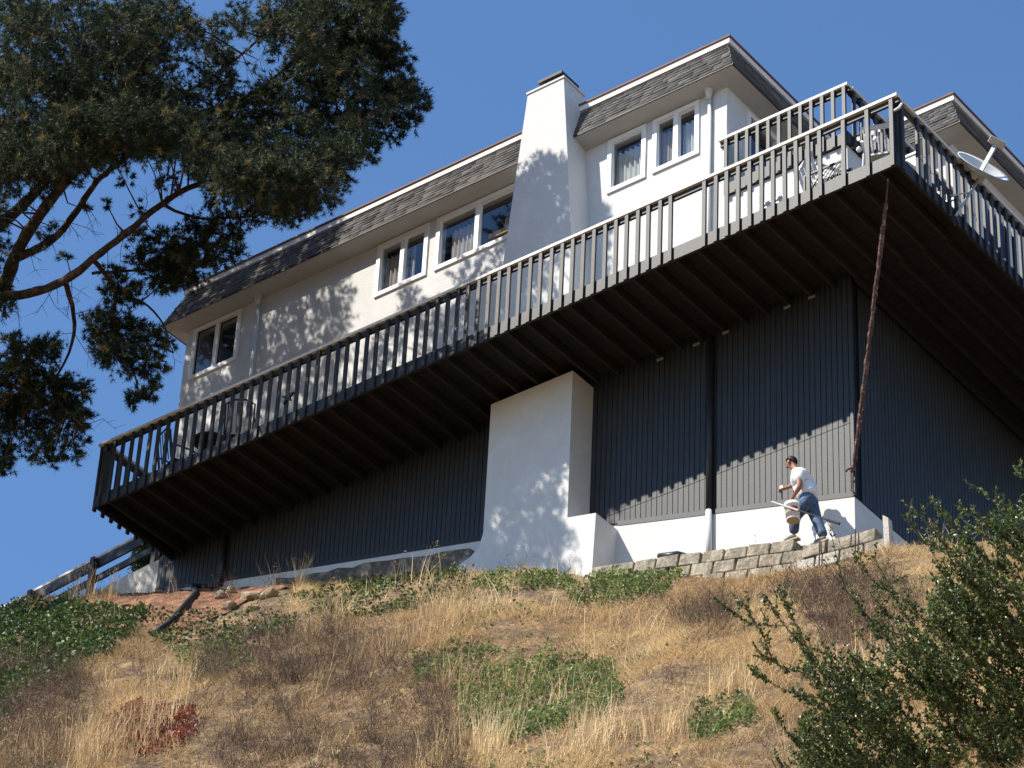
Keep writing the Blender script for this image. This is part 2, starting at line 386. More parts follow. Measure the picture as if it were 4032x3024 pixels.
def window(w):
    x0, x1, mx, kind = w
    fr = MB(); t = 0.085; y0, y1 = WY - 0.035, WY + 0.07
    fr.box(x0, x1, y0, y1, WZ1 - t, WZ1); fr.box(x0, x1, y0, y1, WZ0, WZ0 + t)
    fr.box(x0, x0 + t, y0, y1, WZ0 + t, WZ1 - t); fr.box(x1 - t, x1, y0, y1, WZ0 + t, WZ1 - t)
    if mx: fr.box(mx - 0.045, mx + 0.045, y0 + 0.012, y1, WZ0 + t, WZ1 - t)
    f = fr.build('window', M['frame'], house)
    f['label'] = {'a': 'sliding window by the downspout at the shaded end', 'b': 'sliding window with beige curtain', 'c': 'wide window beside the chimney',
                  'd': 'single window with blinds beside the chimney', 'e': 'sliding window with beige curtain and blinds near the corner'}[kind]
    spans = [(x0 + t, mx - 0.045), (mx + 0.045, x1 - t)] if mx else [(x0 + t, x1 - t)]
    for k, (a, b) in enumerate(spans):
        sash = MB(); yy = WY + 0.012 + 0.02 * k
        s = 0.022
        sash.box(a, b, yy - 0.012, yy + 0.012, WZ0 + t, WZ0 + t + s); sash.box(a, b, yy - 0.012, yy + 0.012, WZ1 - t - s, WZ1 - t)
        sash.box(a, a + s, yy - 0.012, yy + 0.012, WZ0 + t + s, WZ1 - t - s); sash.box(b - s, b, yy - 0.012, yy + 0.012, WZ0 + t + s, WZ1 - t - s)
        sash.build('sash', M['frame'] if kind != 'a' else M['dkmetal'], f)
        MB().box(a + s, b - s, yy - 0.003, yy + 0.003, WZ0 + t + s, WZ1 - t - s).build('pane', M['glass'], f)
    a, b = x0 + 0.1, x1 - 0.1
    yc = WY + 0.16
    if kind == 'b':
        fold_sheet('curtain', M['curtain'], f, a - 0.06, mx + 0.02, yc, WZ0, 4.86)
        fold_sheet('curtain', M['curtain'], f, mx + 0.06, mx + 0.16, yc, WZ0, 4.86)
    if kind == 'c':
        fold_sheet('curtain', M['sheer'], f, a + 0.12, mx - 0.03, yc, WZ0, 4.80)
    if kind == 'd':
        fold_sheet('blind', M['blind'], f, a - 0.04, b + 0.04, yc, WZ0, 4.86, 0.1)
    if kind == 'e':
        fold_sheet('curtain', M['curtain'], f, a - 0.06, mx - 0.03, yc, WZ0, 4.86); fold_sheet('blind', M['blind'], f, mx + 0.03, b + 0.05, yc, WZ0, 4.86, 0.1)
    return f
for w in WIN: window(w)
# wooden frame standing behind the wide window
wf = thing('wooden_frame', (-9.15, WY + 0.35, 2.87), 'yellow wood cross frame standing behind the wide window', 'frame')
MB().box(-9.20, -9.12, WY + 0.30, WY + 0.35, 2.87, 4.72).build('upright', M['pinewood'], wf)
MB().box(-9.50, -8.75, WY + 0.25, WY + 0.297, 4.38, 4.48).build('crossbar', M['pinewood'], wf)
# balcony sliding door in the side wall
dr = MB(); dx = HXR + 0.03
for (a, b, c, d) in ((2.55, 2.63, 2.95, 5.0), (4.22, 4.3, 2.95, 5.0), (3.38, 3.46, 3.03, 4.92), (2.63, 4.22, 2.95, 3.03), (2.63, 4.22, 4.92, 5.0)):
    dr.box(HXR - 0.08, dx, a, b, c, d)
dro = dr.build('sliding_door', M['frame'], house); MB().box(HXR - 0.05, HXR - 0.04, 2.64, 4.21, 3.04, 4.91).build('pane', M['glass'], dro)

# mansard roof
EAVE = 5.20; RT = 5.97; OUT = 0.345; INS = 0.28
def roof_block(x0, x1, y0, y1, sides, mainroof):
    """x0..x1,y0..y1 wall outline; sloped shingle band on the listed sides ('F' front, 'R' right, 'L' left)."""
    ex0, ex1, ey0 = x0 - OUT, x1 + OUT, y0 - OUT
    if 'R' not in sides: ex1 = x1
    if 'L' not in sides: ex0 = x0
    return ex0, ex1, ey0
def shingle_band(p0, p1, inward, a0, a1, z0, z1, tints, V, T):
    """tabs on a sloped band: eave line p0->p1, inward unit vector, end insets a0,a1 at the top."""
    p0 = np.array(p0, float); p1 = np.array(p1, float); inward = np.array(inward, float)
    L = np.linalg.norm(p1 - p0); d = (p1 - p0) / L
    rows = 8; up = np.array([0, 0, 1.0])
    for r in range(rows):
        f0 = r / rows; f1 = min(1.0, (r + 1.12) / rows)
        x = a0 * f0 + (0.15 if r % 2 else 0.0) - 0.3
        while x < L - a1 * f0:
            w = random.uniform(0.22, 0.30)
            s0 = max(x, a0 * f0); s1 = min(x + w - 0.012, L - a1 * f0)
            if s1 - s0 > 0.03:
                lift = random.uniform(0.012, 0.026)
                nrm = -inward * 0.94 + up * 0.33
                pts = []
                for f, o in ((f0 + random.uniform(-0.012, 0.012) * (r > 0), lift), (f1, 0.006)):
                    for s in (s0, s1):
                        ss = min(max(s, a0 * f), L - a1 * f)
                        pts.append(p0 + d * ss + inward * (INS * f) + up * ((z1 - z0) * f) + nrm * o)
                i = len(V); bl = p0 + d * min(max(s0, a0 * f0), L - a1 * f0) + inward * (INS * f0) + up * ((z1 - z0) * f0)
                br = p0 + d * min(max(s1, a0 * f0), L - a1 * f0) + inward * (INS * f0) + up * ((z1 - z0) * f0)
                V += pts + [bl, br]
                T += [(i, i+1, i+3), (i, i+3, i+2), (i+4, i+5, i+1), (i+4, i+1, i), (i+4, i, i+2), (i+5, i+3, i+1)]
                tints += [random.random()] * 6
            x += w
def make_roof(ex0, ex1, ey, eyb, left, right):
    ix0 = ex0 + (INS if left else 0); ix1 = ex1 - (INS if right else 0); iy = ey + INS
    core = MB()
    # solid body
    core.hexa([(ex0, ey, EAVE), (ex1, ey, EAVE), (ex1, eyb, EAVE), (ex0, eyb, EAVE), (ix0, iy, RT), (ix1, iy, RT), (ix1, eyb, RT), (ix0, eyb, RT)])
    ro = core.build('roof', M['shingle'], house)
    V, T, tn = [], [], []
    shingle_band((ex0, ey, EAVE), (ex1, ey, EAVE), (0, 1, 0), INS if left else 0, INS if right else 0, EAVE, RT, tn, V, T)
    if right: shingle_band((ex1, ey, EAVE), (ex1, eyb, EAVE), (-1, 0, 0), INS, 0, EAVE, RT, tn, V, T)
    if left: shingle_band((ex0, ey, EAVE), (ex0, eyb, EAVE), (1, 0, 0), INS, 0, EAVE, RT, tn, V, T)
    stuff(trimesh('shingles', np.array(V), np.array(T), M['shingle'], np.array(tn), ro))
    t = MB(); o = 0.05
    t.box(ix0 - (o if left else 0), ix1 + (o if right else 0), iy - o, iy + 0.06, RT - 0.01, RT + 0.10)
    if right: t.box(ix1 - 0.06, ix1 + o, iy + 0.06, eyb, RT - 0.01, RT + 0.10)
    if left: t.box(ix0 - o, ix0 + 0.06, iy + 0.06, eyb, RT - 0.01, RT + 0.10)
    t.build('trim', M['white'], ro)
    d = MB(); o = 0.075
    d.box(ix0 - (o if left else 0), ix1 + (o if right else 0), iy - o, eyb, RT + 0.102, RT + 0.135)
    d.build('drip_edge', M['drip'], ro)
    s = MB()   # soffit sloping up from wall to eave, with dark drip strip
    yw = ey + OUT
    xw0 = ex0 + (OUT if left else 0); xw1 = ex1 - (OUT if right else 0)
    g = 0.012
    s.hexa([(xw0, yw, 5.10), (xw1, yw, 5.10), (xw1, yw, 5.10 + g), (xw0, yw, 5.10 + g), (ex0 + .012, ey + .012, EAVE - 0.03), (ex1 - .012, ey + .012, EAVE - 0.03), (ex1 - .012, ey + .012, EAVE - 0.006), (ex0 + .012, ey + .012, EAVE - 0.006)])
    if right: s.hexa([(xw1, eyb, 5.10), (xw1, yw, 5.10), (xw1, yw, 5.10 + g), (xw1, eyb, 5.10 + g), (ex1 - .012, eyb, EAVE - 0.03), (ex1 - .012, ey + .012, EAVE - 0.03), (ex1 - .012, ey + .012, EAVE - 0.006), (ex1 - .012, eyb, EAVE - 0.006)])
    if left: s.hexa([(xw0, yw, 5.10), (xw0, eyb, 5.10), (xw0, eyb, 5.10 + g), (xw0, yw, 5.10 + g), (ex0 + .012, ey + .012, EAVE - 0.03), (ex0 + .012, eyb, EAVE - 0.03), (ex0 + .012, eyb, EAVE - 0.006), (ex0 + .012, ey + .012, EAVE - 0.006)])
    s.build('soffit', M['soffit'], ro)
    e = MB(); o = 0.012
    e.box(ex0 - o, ex1 + o, ey - o, ey + 0.004, EAVE - 0.032, EAVE + 0.012)
    if right: e.box(ex1 - 0.004, ex1 + o, ey + 0.004, eyb, EAVE - 0.032, EAVE + 0.012)
    if left: e.box(ex0 - o, ex0 + 0.004, ey + 0.004, eyb, EAVE - 0.032, EAVE + 0.012)
    e.build('starter_strip', M['iron'], ro)
    return ro
make_roof(HXL - OUT, HXR + OUT, WY - OUT, YB + 0.3, True, True)
wr = make_roof(HXR + OUT + 0.02, LXR + OUT, YW - OUT, YB + 0.3, False, True)
wr['label'] = 'mansard roof of the wing behind the balcony'

# chimney stack above the deck and its pier below
ch = MB()
def chx(z): return -8.48 + (z - 2.83) * 0.0908, -7.066 - (z - 2.83) * 0.0877
zt = 6.42
a0, b0 = chx(0.22); a1, b1 = chx(zt)
ch.hexa([(a0, 1.395, 0.22), (b0, 1.395, 0.22), (b0, WY - .003, 0.22), (a0, WY - .003, 0.22), (a1, 1.42, zt), (b1, 1.42, zt), (b1, WY + 0.03, zt), (a1, WY + 0.03, zt)])
cho = ch.build('chimney', M['stucco'], house)
MB().box(a1 - 0.02, b1 + 0.02, 1.40, WY + 0.05, zt + 0.001, zt + 0.045).build('coping', M['stucco'], cho)
c_r = at(2212, 270, 1, 1.45); c_l = at(2118, 322, 1, 1.45); cz = c_r[2]
cp = MB(); cx0, cx1, cy0, cy1 = c_l[0], c_r[0], 1.45, 1.95
cp.box(cx0 + .06, cx1 - .06, cy0 + .06, cy1 - .06, zt + 0.046, cz - .085)
cp.box(cx0, cx1, cy0, cy1, cz - .085, cz - .03)
cp.hexa([(cx0, cy0, cz - .03), (cx1, cy0, cz - .03), (cx1, cy1, cz - .03), (cx0, cy1, cz - .03), (cx0 + .1, cy0 + .1, cz + .02), (cx1 - .1, cy0 + .1, cz + .02), (cx1 - .1, cy1 - .1, cz + .02), (cx0 + .1, cy1 - .1, cz + .02)])
cp.build('chimney_cap', M['iron'], cho)
PY = 1.405
MB().prism_y([(-8.56, -0.012), (-6.92, -0.012), (-6.91, -2.83), (-6.36, -2.95), (-6.42, -4.6), (-9.05, -4.3), (-9.02, -2.93), (-8.80, -2.86), (-8.64, -2.74), (-8.57, -2.5)], PY, WY - 0.004).build('pier', M['stucco'], house)

# siding below the deck with one board per groove, white foundation under it
FTX = [-16.33, -15.95, -9.05, -6.30, -2.07]; FTZ = [-0.54, -0.625, -2.146, -2.885, -3.955]
def ftop(x): return float(np.interp(x, FTX, FTZ))
sd = MB(); sd.box(HXL, LXR, WY + 0.03, WY + 0.2, -3.4, 0.20); sd.box(LXR - 0.2, LXR - 0.03, WY + 0.2, YB, -4.4, 0.20)
# backing panels step down with the slope of the foundation
sd = MB()
xs = list(np.linspace(HXL, LXR, 40))
for a, b in zip(xs[:-1], xs[1:]):
    sd.hexa([(a, WY + 0.025, ftop(a)), (b, WY + 0.025, ftop(b)), (b, WY + 0.2, ftop(b)), (a, WY + 0.2, ftop(a)), (a, WY + 0.025, 0.215), (b, WY + 0.025, 0.215), (b, WY + 0.2, 0.215), (a, WY + 0.2, 0.215)])
sd.box(LXR - 0.2, LXR - 0.025, WY + 0.2, YB, -3.95, 0.215)
sid = sd.build('siding', M['char'], house)
BW = 0.1
def board_piece(xa, xb, zlo_a, zlo_b, zhi, y=WY):
    mb = MB(); e = 0.004
    mb.hexa([(xa, y + e, zlo_a), (xb, y + e, zlo_b), (xb, y + 0.024, zlo_b), (xa, y + 0.024, zlo_a), (xa, y, zhi), (xb, y, zhi), (xb, y + 0.024, zhi), (xa, y + 0.024, zhi)])
    return mb
x = HXL
JZ = -2.62
while x < LXR - 0.02:
    xa, xb = x + 0.006, min(x + BW - 0.006, LXR)
    if not (xa > -8.56 and xb < -6.92):
        za, zb = ftop(xa), ftop(xb)
        if xa > -6.95 and za < JZ - 0.05:
            board_piece(xa, xb, JZ + 0.006, JZ + 0.006, 0.21).build('board', M['char'], sid)
            board_piece(xa, xb, za + 0.05, zb + 0.05, JZ - 0.006, WY + 0.003).build('board', M['char'], sid)
        else:
            board_piece(xa, xb, za + 0.05, zb + 0.05, 0.21).build('board', M['char'], sid)
    x += BW
y = WY + 0.005
k = 0
while y < YB - 0.1:      # side wall boards share one mesh
    if k == 0:
        bme = MB().box(LXR - 0.024, LXR, 0.006, BW - 0.006, -3.95, 0.21).mesh('board', M['char'])
    link('board', bme, sid, (0, y, 0)); y += BW; k += 1
st = MB()   # sloping base trim and corner trim
for (xa, xb) in ((HXL, -9.05), (-9.05, -8.57), (-6.36, LXR + 0.002)):
    st.hexa([(xa, WY - 0.012, ftop(xa) - 0.012), (xb, WY - 0.012, ftop(xb) - 0.012), (xb, WY + 0.002, ftop(xb) - 0.012), (xa, WY + 0.002, ftop(xa) - 0.012),
             (xa, WY - 0.012, ftop(xa) + 0.075), (xb, WY - 0.012, ftop(xb) + 0.075), (xb, WY + 0.002, ftop(xb) + 0.075), (xa, WY + 0.002, ftop(xa) + 0.075)])
st.box(LXR - 0.03, LXR + 0.02, WY - 0.02, WY + 0.03, -3.95, 0.2)
st.build('siding_trim', M['char'], house)
fd = MB()
for (xa, xb, dz) in ((HXL, -13.0, -1.2), (-13.0, -9.05, -1.2), (-9.05, -6.36, -1.5), (-6.36, LXR, -1.6)):
    y0 = WY - 0.004
    fd.hexa([(xa, y0, ftop(xa) + dz), (xb, y0, ftop(xb) + dz), (xb, WY + .3, ftop(xb) + dz), (xa, WY + .3, ftop(xa) + dz), (xa, y0, ftop(xa) - .013), (xb, y0, ftop(xb) - .013), (xb, WY + .3, ftop(xb) - .013), (xa, WY + .3, ftop(xa) - .013)])
fd.hexa([(LXR - .25, WY + .3, -5.9), (LXR, WY + .3, -5.9), (LXR, YB, -5.9), (LXR - .25, YB, -5.9), (LXR - .25, WY + .3, -3.97), (LXR, WY + .3, -3.97), (LXR, YB, -3.97), (LXR - .25, YB, -3.97)])
fd.build('foundation', M['stucco'], house)

# downspouts
def downspout(x, ztop, zbot, matr, leader, label, radius=0.033):
    d = MB().tube([(x, WY - 0.05, ztop - 0.33 if leader else ztop), (x, WY - 0.05, zbot)], radius, 10)
    o = d.build('downspout', matr, house, True); o['label'] = label
    if leader:
        MB().lathe((x, WY - 0.085, ztop - 0.34), (0, 0, 1), [(0.035, 0), (0.05, 0.06), (0.085, 0.24), (0.088, 0.36)], 14).build('leader_head', matr, o, True)
    return o
downspout(-14.54, 5.28, 0.25, M['stucco'], True, 'white downspout beside the shaded end window')
downspout(-4.68, 5.28, 0.25, M['stucco'], True, 'white downspout at the sunlit house corner')
d2 = downspout(-4.61, 0.0, ftop(-4.61) + 0.03, M['blackpipe'], False, 'black downspout on the siding', 0.055)
z0_ = btop(-4.6) + .05
d2b = MB().tube([(-4.61, WY - 0.06, ftop(-4.61) + 0.03), (-4.60, WY - 0.06, z0_ + .17)], 0.05, 10).build('downspout', M['stucco'], house, True)
MB().tube([(-4.60, WY - 0.06, z0_ + .20), (-4.60, WY - 0.09, z0_ + .12), (-4.66, WY - 0.35, z0_ + .06), (-4.80, 1.38, z0_ + .06), (-5.1, 1.33, z0_ + .10)], 0.062, 10).build('elbow', M['blackpipe'], d2b, True)
d3 = downspout(-14.72, 0.0, -1.0, M['blackpipe'], False, 'black downspout at the shaded end of the siding', 0.05)
# black hose leading the water down the slope
hp = [(-14.72, 1.88, -1.02), (-14.85, 1.80, -1.06), (-15.1, 1.66, -1.02)]
for q_ in ((770, 2352), (735, 2390), (700, 2430), (665, 2470), (600, 2510)): h_ = hit(*q_); hp.append((h_[0], h_[1], h_[2] + .07))
tag(MB().tube(hp, 0.055, 10).build('drain_hose', M['blackpipe'], None, True), 'black drain hose running down the bare dirt from the downspout', 'hose')

# ------------------------------------------------------------------ deck
DL = -16.02; DZ = 0.0; FH = 0.235; CAPZ = 1.32
deck = thing('deck', (-8, 1.0, 0.0), 'long black painted deck with balusters wrapping round the house', 'deck')
MB().box(DL, 0.0, 0.0, 0.045, DZ, FH).build('fascia', M['rail'], deck)
MB().box(-0.045, 0.0, 0.045, 9.0, DZ, FH).build('fascia', M['rail'], deck)
MB().box(DL, DL + 0.045, 0.045, WY - 0.01, DZ, FH).build('fascia', M['rail'], deck)
jm = MB().box(-0.022, 0.022, 0.046, WY - 0.006, 0.012, 0.198).mesh('joist', M['joist'])
x = DL + 0.3
while x < -0.08:
    link('joist', jm, deck, (x, 0, 0)); x += 0.405
jm2 = MB().box(-0.022, 0.022, WY + 0.02, 9.0, 0.012, 0.198).mesh('joist', M['joist'])
x = -2.0
while x < -0.08:
    link('joist', jm2, deck, (x, 0, 0)); x += 0.405
pm = MB().box(DL + 0.002, -0.002, 0.0, 0.132, 0.2, 0.236).mesh('plank', M['joist'])
for k in range(14): link('plank', pm, deck, (0, 0.05 + 0.1375 * k, 0))
pm2 = MB().box(-2.06, -0.05, 0.0, 0.132, 0.2, 0.236).mesh('plank', M['joist'])
for k in range(50): link('plank', pm2, deck, (0, 1.985 + 0.1375 * k, 0))
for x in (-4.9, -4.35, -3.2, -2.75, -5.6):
    MB().box(x - 0.06, x + 0.06, 1.93, 1.95, -0.03, 0.011).build('light_leak_plate', M['metal'], deck)  # pale plates standing in for light leaking between deck and wall
# rails
def rail_set(parent, pts, zc, cap_m=M['cap']):
    for p, q_ in zip(pts[:-1], pts[1:]):
        p = Vector(p); q_ = Vector(q_)
        MB().bar((p.x, p.y, zc - 0.027), (q_.x, q_.y, zc - 0.027), 0.15, 0.054).build('rail_cap', cap_m, parent)
        MB().bar((p.x, p.y, zc - 0.099), (q_.x, q_.y, zc - 0.099), 0.045, 0.09).build('sub_rail', M['rail'], parent)
rail_set(deck, [(DL - 0.05, 0.022, 0), (0.06, 0.022, 0)], CAPZ)
rail_set(deck, [(-0.022, 0.10, 0), (-0.022, 9.0, 0)], CAPZ)
rail_set(deck, [(DL + 0.022, 0.10, 0), (DL + 0.022, WY - 0.05, 0)], CAPZ)
bmesh_ = MB().box(-0.032, 0.032, -0.042, -0.001, -0.02, CAPZ - 0.05).mesh('baluster', M['rail'])
bside = MB().box(0.001, 0.042, -0.032, 0.032, -0.02, CAPZ - 0.05).mesh('baluster', M['rail'])
bleft = MB().box(-0.042, -0.001, -0.032, 0.032, -0.05, CAPZ - 0.05).mesh('baluster', M['rail'])
k = 0; x = -0.06
missing = {1, 3, 5, 17, 18}
while x > DL:
    if k not in missing:
        o = link('baluster', bmesh_, deck, (x + random.uniform(-.008, .008), 0, random.uniform(-.012, .006))); o.rotation_euler = (0, random.uniform(-.006, .006), 0)
    k += 1; x -= 0.2085
y = 0.154; k = 0
while y < 8.9:
    if k != 1: link('baluster', bside, deck, (0, y + random.uniform(-.008, .008), random.uniform(-.012, .006)))
    k += 1; y += 0.213
y = 0.03
while y < WY - 0.1:
    link('baluster', bleft, deck, (DL, y, random.uniform(-.012, .006))); y += 0.2085
MB().box(-0.09, 0.0, 0.046, 0.13, 0.236, CAPZ - 0.14).build('post', M['rail'], deck)
MB().box(DL, DL + 0.09, 0.046, 0.13, 0.236, CAPZ - 0.14).build('post', M['rail'], deck)
# balcony above the lower floor
BZ0, BZ1, BCZ = 2.75, 2.98, 3.96
bal = thing('balcony', (-3.2, 3.6, 2.75), 'small upper balcony with black balusters in the corner of the house', 'balcony')
MB().box(HXR + 0.003, LXR, WY - 0.05, WY, BZ0, BZ1).build('fascia', M['rail'], bal)
MB().box(LXR, LXR + 0.045, WY - 0.05, YW - 0.005, BZ0, BZ1).build('fascia', M['rail'], bal)
MB().box(HXR + 0.003, LXR - 0.002, WY + 0.002, YW - 0.002, 2.80, 2.945).build('floor', M['joist'], bal)
rail_set(bal, [(HXR - 0.10, WY - 0.02, 0), (LXR + 0.08, WY - 0.02, 0)], BCZ)
rail_set(bal, [(LXR + 0.02, WY + 0.06, 0), (LXR + 0.02, YW - 0.01, 0)], BCZ)
b1m = MB().box(-0.03, 0.03, WY - 0.092, WY - 0.051, BZ0 - 0.02, BCZ - 0.05).mesh('baluster', M['rail'])
x = HXR + 0.04
while x < LXR + 0.02:
    link('baluster', b1m, bal, (x, 0, random.uniform(-.01, .01))); x += 0.206
b2m = MB().box(LXR + 0.046, LXR + 0.087, -0.03, 0.03, BZ0 - 0.02, BCZ - 0.05).mesh('baluster', M['rail'])
y = WY + 0.12
while y < YW - 0.05:
    link('baluster', b2m, bal, (0, y, random.uniform(-.01, .01))); y += 0.21

# ------------------------------------------------------------------ brace, dish and things on the deck
br = thing('deck_brace', (-2.07, 1.93, -3.55), 'rusty peeling steel brace from the wall corner up to the deck corner', 'brace')
p0 = Vector((-2.03, 1.90, -3.50)); p1 = Vector((-0.42, 0.36, -0.30)); pe = Vector((-0.30, 0.235, 0.03))
rod = MB(); rad = []; pts = []
n = 60
for k in range(n + 1):
    t = k / n; pts.append(p0.lerp(p1, t) + Vector((random.uniform(-1, 1), random.uniform(-1, 1), 0)) * 0.004); rad.append(0.034 + random.uniform(-0.008, 0.010))
rod.tube(pts, rad, 8); rod.build('rod', M['rust'], br)
MB().tube([p1, pe], 0.013, 8).build('threaded_end', M['rust'], br)
MB().box(-2.09, -2.02, 1.88, 1.935, -3.56, -3.46).build('bracket', M['rust'], br)
MB().tube([(-2.03, 1.88, -3.52), (-2.09, 1.83, -3.545), (-2.13, 1.83, -3.58)], 0.016, 6).build('hook', M['rust'], br)
MB().tube([(-2.045, 1.885, -3.55), (-2.06, 1.90, -3.9), (-2.05, 1.93, -3.95)], 0.018, 6).build('drip_pipe', M['rust'], br)

# satellite dish on the side rail
dish = thing('satellite_dish', (0.0, 2.38, CAPZ), 'pale grey satellite dish clamped to the side rail of the deck', 'satellite dish')
c0 = at(3868, 662, 0, 0.22)
nrm = unit(0.97 * (0.46 * _rt + 0.888 * _up) - 0.30 * _fw)
maj = unit(0.894 * _rt - 0.447 * _up); maj = unit(maj - nrm * (maj @ nrm)); mnr = np.cross(nrm, maj)
V = []; T = []; R_, S_ = 9, 28
for side in (0, 1):
    for i in range(R_ + 1):
        for j in range(S_):
            a = 2 * math.pi * j / S_; rr = i / R_
            P = c0 + maj * (0.44 * rr * math.cos(a)) + mnr * (0.40 * rr * math.sin(a)) + nrm * (0.14 * rr * rr - 0.012 * side - 0.10)
            V.append(P)
off = (R_ + 1) * S_
for side in (0, 1):
    for i in range(R_):
        for j in range(S_):
            a = side * off + i * S_ + j; b = side * off + i * S_ + (j + 1) % S_
            T += [(a, b, b + S_), (a, b + S_, a + S_)]
for j in range(S_):
    a = R_ * S_ + j; b = R_ * S_ + (j + 1) % S_
    T += [(a, b, b + off), (a, b + off, a + off)]
rf = trimesh('reflector', np.array(V), np.array(T), M['dish'], parent=dish, smooth=True)
b0_ = at(3852, 694, 0, 0.10); lnb = at(3926, 560, 0, 0.42)
MB().bar(b0_, lnb, 0.035, 0.06).build('feed_arm', M['metal'], dish)
lo = unit(lnb - c0)
MB().bar(lnb - maj * 0.13 , lnb + maj * 0.13, 0.09, 0.11, up=tuple(nrm)).build('receiver', M['metal'], dish)
MB().bar(b0_ - maj * 0.16 - nrm * 0.02, b0_ + maj * 0.10 - nrm * 0.02, 0.10, 0.10, up=tuple(nrm)).build('bracket', M['metal'], dish)
b1_ = Vector(at(3845, 720, 0, 0.07)); b2_ = Vector(at(3762, 852, 0, 0.07))
MB().tube([Vector(b0_), b1_, b1_.lerp(b2_, .5), b2_], 0.022, 8).build('mast', M['metal'], dish, True)
MB().tube([Vector(at(3832, 757, 0, 0.06)), Vector(at(3742, 770, 0, 0.06))], 0.012, 6).build('strut', M['metal'], dish)
MB().tube([b2_, b2_ + Vector((0.0, -0.05, -0.12)), b2_ + Vector((0, -0.02, -0.20))], 0.016, 6).build('cable', M['blackpipe'], dish)

# star ornament
sc_ = at(1130, 1560, 1, -0.09); sp = []
for k in range(10):
    a = math.pi / 2 + k * math.pi / 5; r = 0.14 if k % 2 == 0 else 0.06
    sp.append((sc_[0] + r * math.cos(a), sc_[2] + r * math.sin(a)))
tag(MB().prism_y(sp, -0.085, -0.045).build('star_ornament', M['dkmetal']), 'dark five pointed star hung on the deck balusters', 'ornament')

def white_chair(x, y, rz, label, group=None):
    t = thing('plastic_chair', (x, y, 0.237), label, 'chair', group)
    R = Matrix.Translation((x, y, 0.237)) @ Matrix.Rotation(rz, 4, 'Z')
    def pt(*p): return R @ Vector(p)
    s = MB(); s.hexa([pt(-.23, -.22, .41), pt(.23, -.22, .41), pt(.21, .20, .40), pt(-.21, .20, .40), pt(-.23, -.22, .44), pt(.23, -.22, .44), pt(.21, .20, .43), pt(-.21, .20, .43)]); s.build('seat', M['wplastic'], t)
    b = MB()
    for k in range(5):
        a = -.20 + .1 * k; b.bar(pt(a, .21, .46), pt(a * 1.05, .31, .80), .06, .014, up=tuple(R.to_3x3() @ Vector((1, 0, 0))))
    b.build('back_slats', M['wplastic'], t)
    MB().bar(pt(-.25, .31, .83), pt(.25, .31, .83), .03, .08).build('top_rail', M['wplastic'], t)
    for sx in (-1, 1):
        MB().bar(pt(sx * .25, -.2, .63), pt(sx * .25, .26, .65), .05, .03).build('armrest', M['wplastic'], t)
        for yy in (-.2, .2):
            MB().bar(pt(sx * .25, yy * 1.1, 0), pt(sx * .23, yy, .62 if yy < 0 else .44), .045, .045).build('leg', M['wplastic'], t)
    return t
white_chair(-1.62, 0.55, math.radians(150), 'white plastic patio chair beside the lattice box on the deck')
white_chair(-0.55, 0.50, math.radians(200), 'white plastic patio chair in the deck corner')
white_chair(-0.50, 1.55, math.radians(100), 'white plastic patio chair behind the side rail near the dish')
lb = thing('lattice_box', (-1.35, 0.28, 0.237), 'dark lattice sided planter box behind the deck balusters', 'planter')
fr = MB(); x0, x1, y0, y1 = -1.72, -1.02, 0.15, 0.42
for z in (0.25, 0.66): fr.box(x0, x1, y0, y0 + .03, z, z + .03); fr.box(x0, x1, y1 - .03, y1, z, z + .03)
for xx in (x0, x1 - .03):
    for yy in (y0, y1 - .03): fr.box(xx, xx + .03, yy, yy + .03, .281, .659)
fr.build('frame', M['dkmetal'], lb)
la = MB()
for k in range(9):
    la.bar((x0 + .03 + k * .08, y0 + .012, .285), (x0 + .03 + min(.64, k * .08 + .34), y0 + .012, .285 + .37), .008, .012, (0, 1, 0))
    la.bar((x1 - .03 - k * .08, y0 + .022, .285), (x1 - .03 - min(.64, k * .08 + .34), y0 + .022, .285 + .37), .008, .012, (0, 1, 0))
la.build('lattice', M['dkmetal'], lb)
def bin_(x, y, w, d, h, label, m_, cat='box', nm='storage_bin'):
    t = thing(nm, (x, y, 0.237), label, cat)
    MB().hexa([(x - w * .46, y - d * .46, .237), (x + w * .46, y - d * .46, .237), (x + w * .46, y + d * .46, .237), (x - w * .46, y + d * .46, .237),
               (x - w / 2, y - d / 2, .237 + h), (x + w / 2, y - d / 2, .237 + h), (x + w / 2, y + d / 2, .237 + h), (x - w / 2, y + d / 2, .237 + h)]).build('bin', m_, t)
    MB().box(x - w / 2 - .02, x + w / 2 + .02, y - d / 2 - .02, y + d / 2 + .02, .238 + h, .275 + h).build('lid', m_, t)
bin_(-0.35, 1.05, 0.34, 0.42, 0.62, 'tall white plastic bin behind the side balusters', M['wplastic'])
bin_(-0.35, 2.25, 0.36, 0.5, 0.55, 'white plastic bin below the satellite dish', M['wplastic'])
bin_(-2.35, 0.40, 0.40, 0.30, 0.30, 'low white box on the deck behind the sunlit balusters', M['wplastic'])
# cloth hanging inside the side rail
V = []; T = []
for k in range(17):
    yy = 2.75 + .035 * k; xx = -0.10 + .018 * math.sin(k * 1.7)
    V += [(xx, yy, .42 + .02 * math.sin(k)), (xx, yy, 1.14)]
for k in range(16): T += [(2*k, 2*k+2, 2*k+3), (2*k, 2*k+3, 2*k+1)]
hc = trimesh('hanging_cloth', np.array(V), np.array(T), M['bluecloth']); sm_ = hc.modifiers.new('thick', 'SOLIDIFY'); sm_.thickness = .004
tag(hc, 'blue cloth hanging inside the side rail beyond the dish', 'cloth')
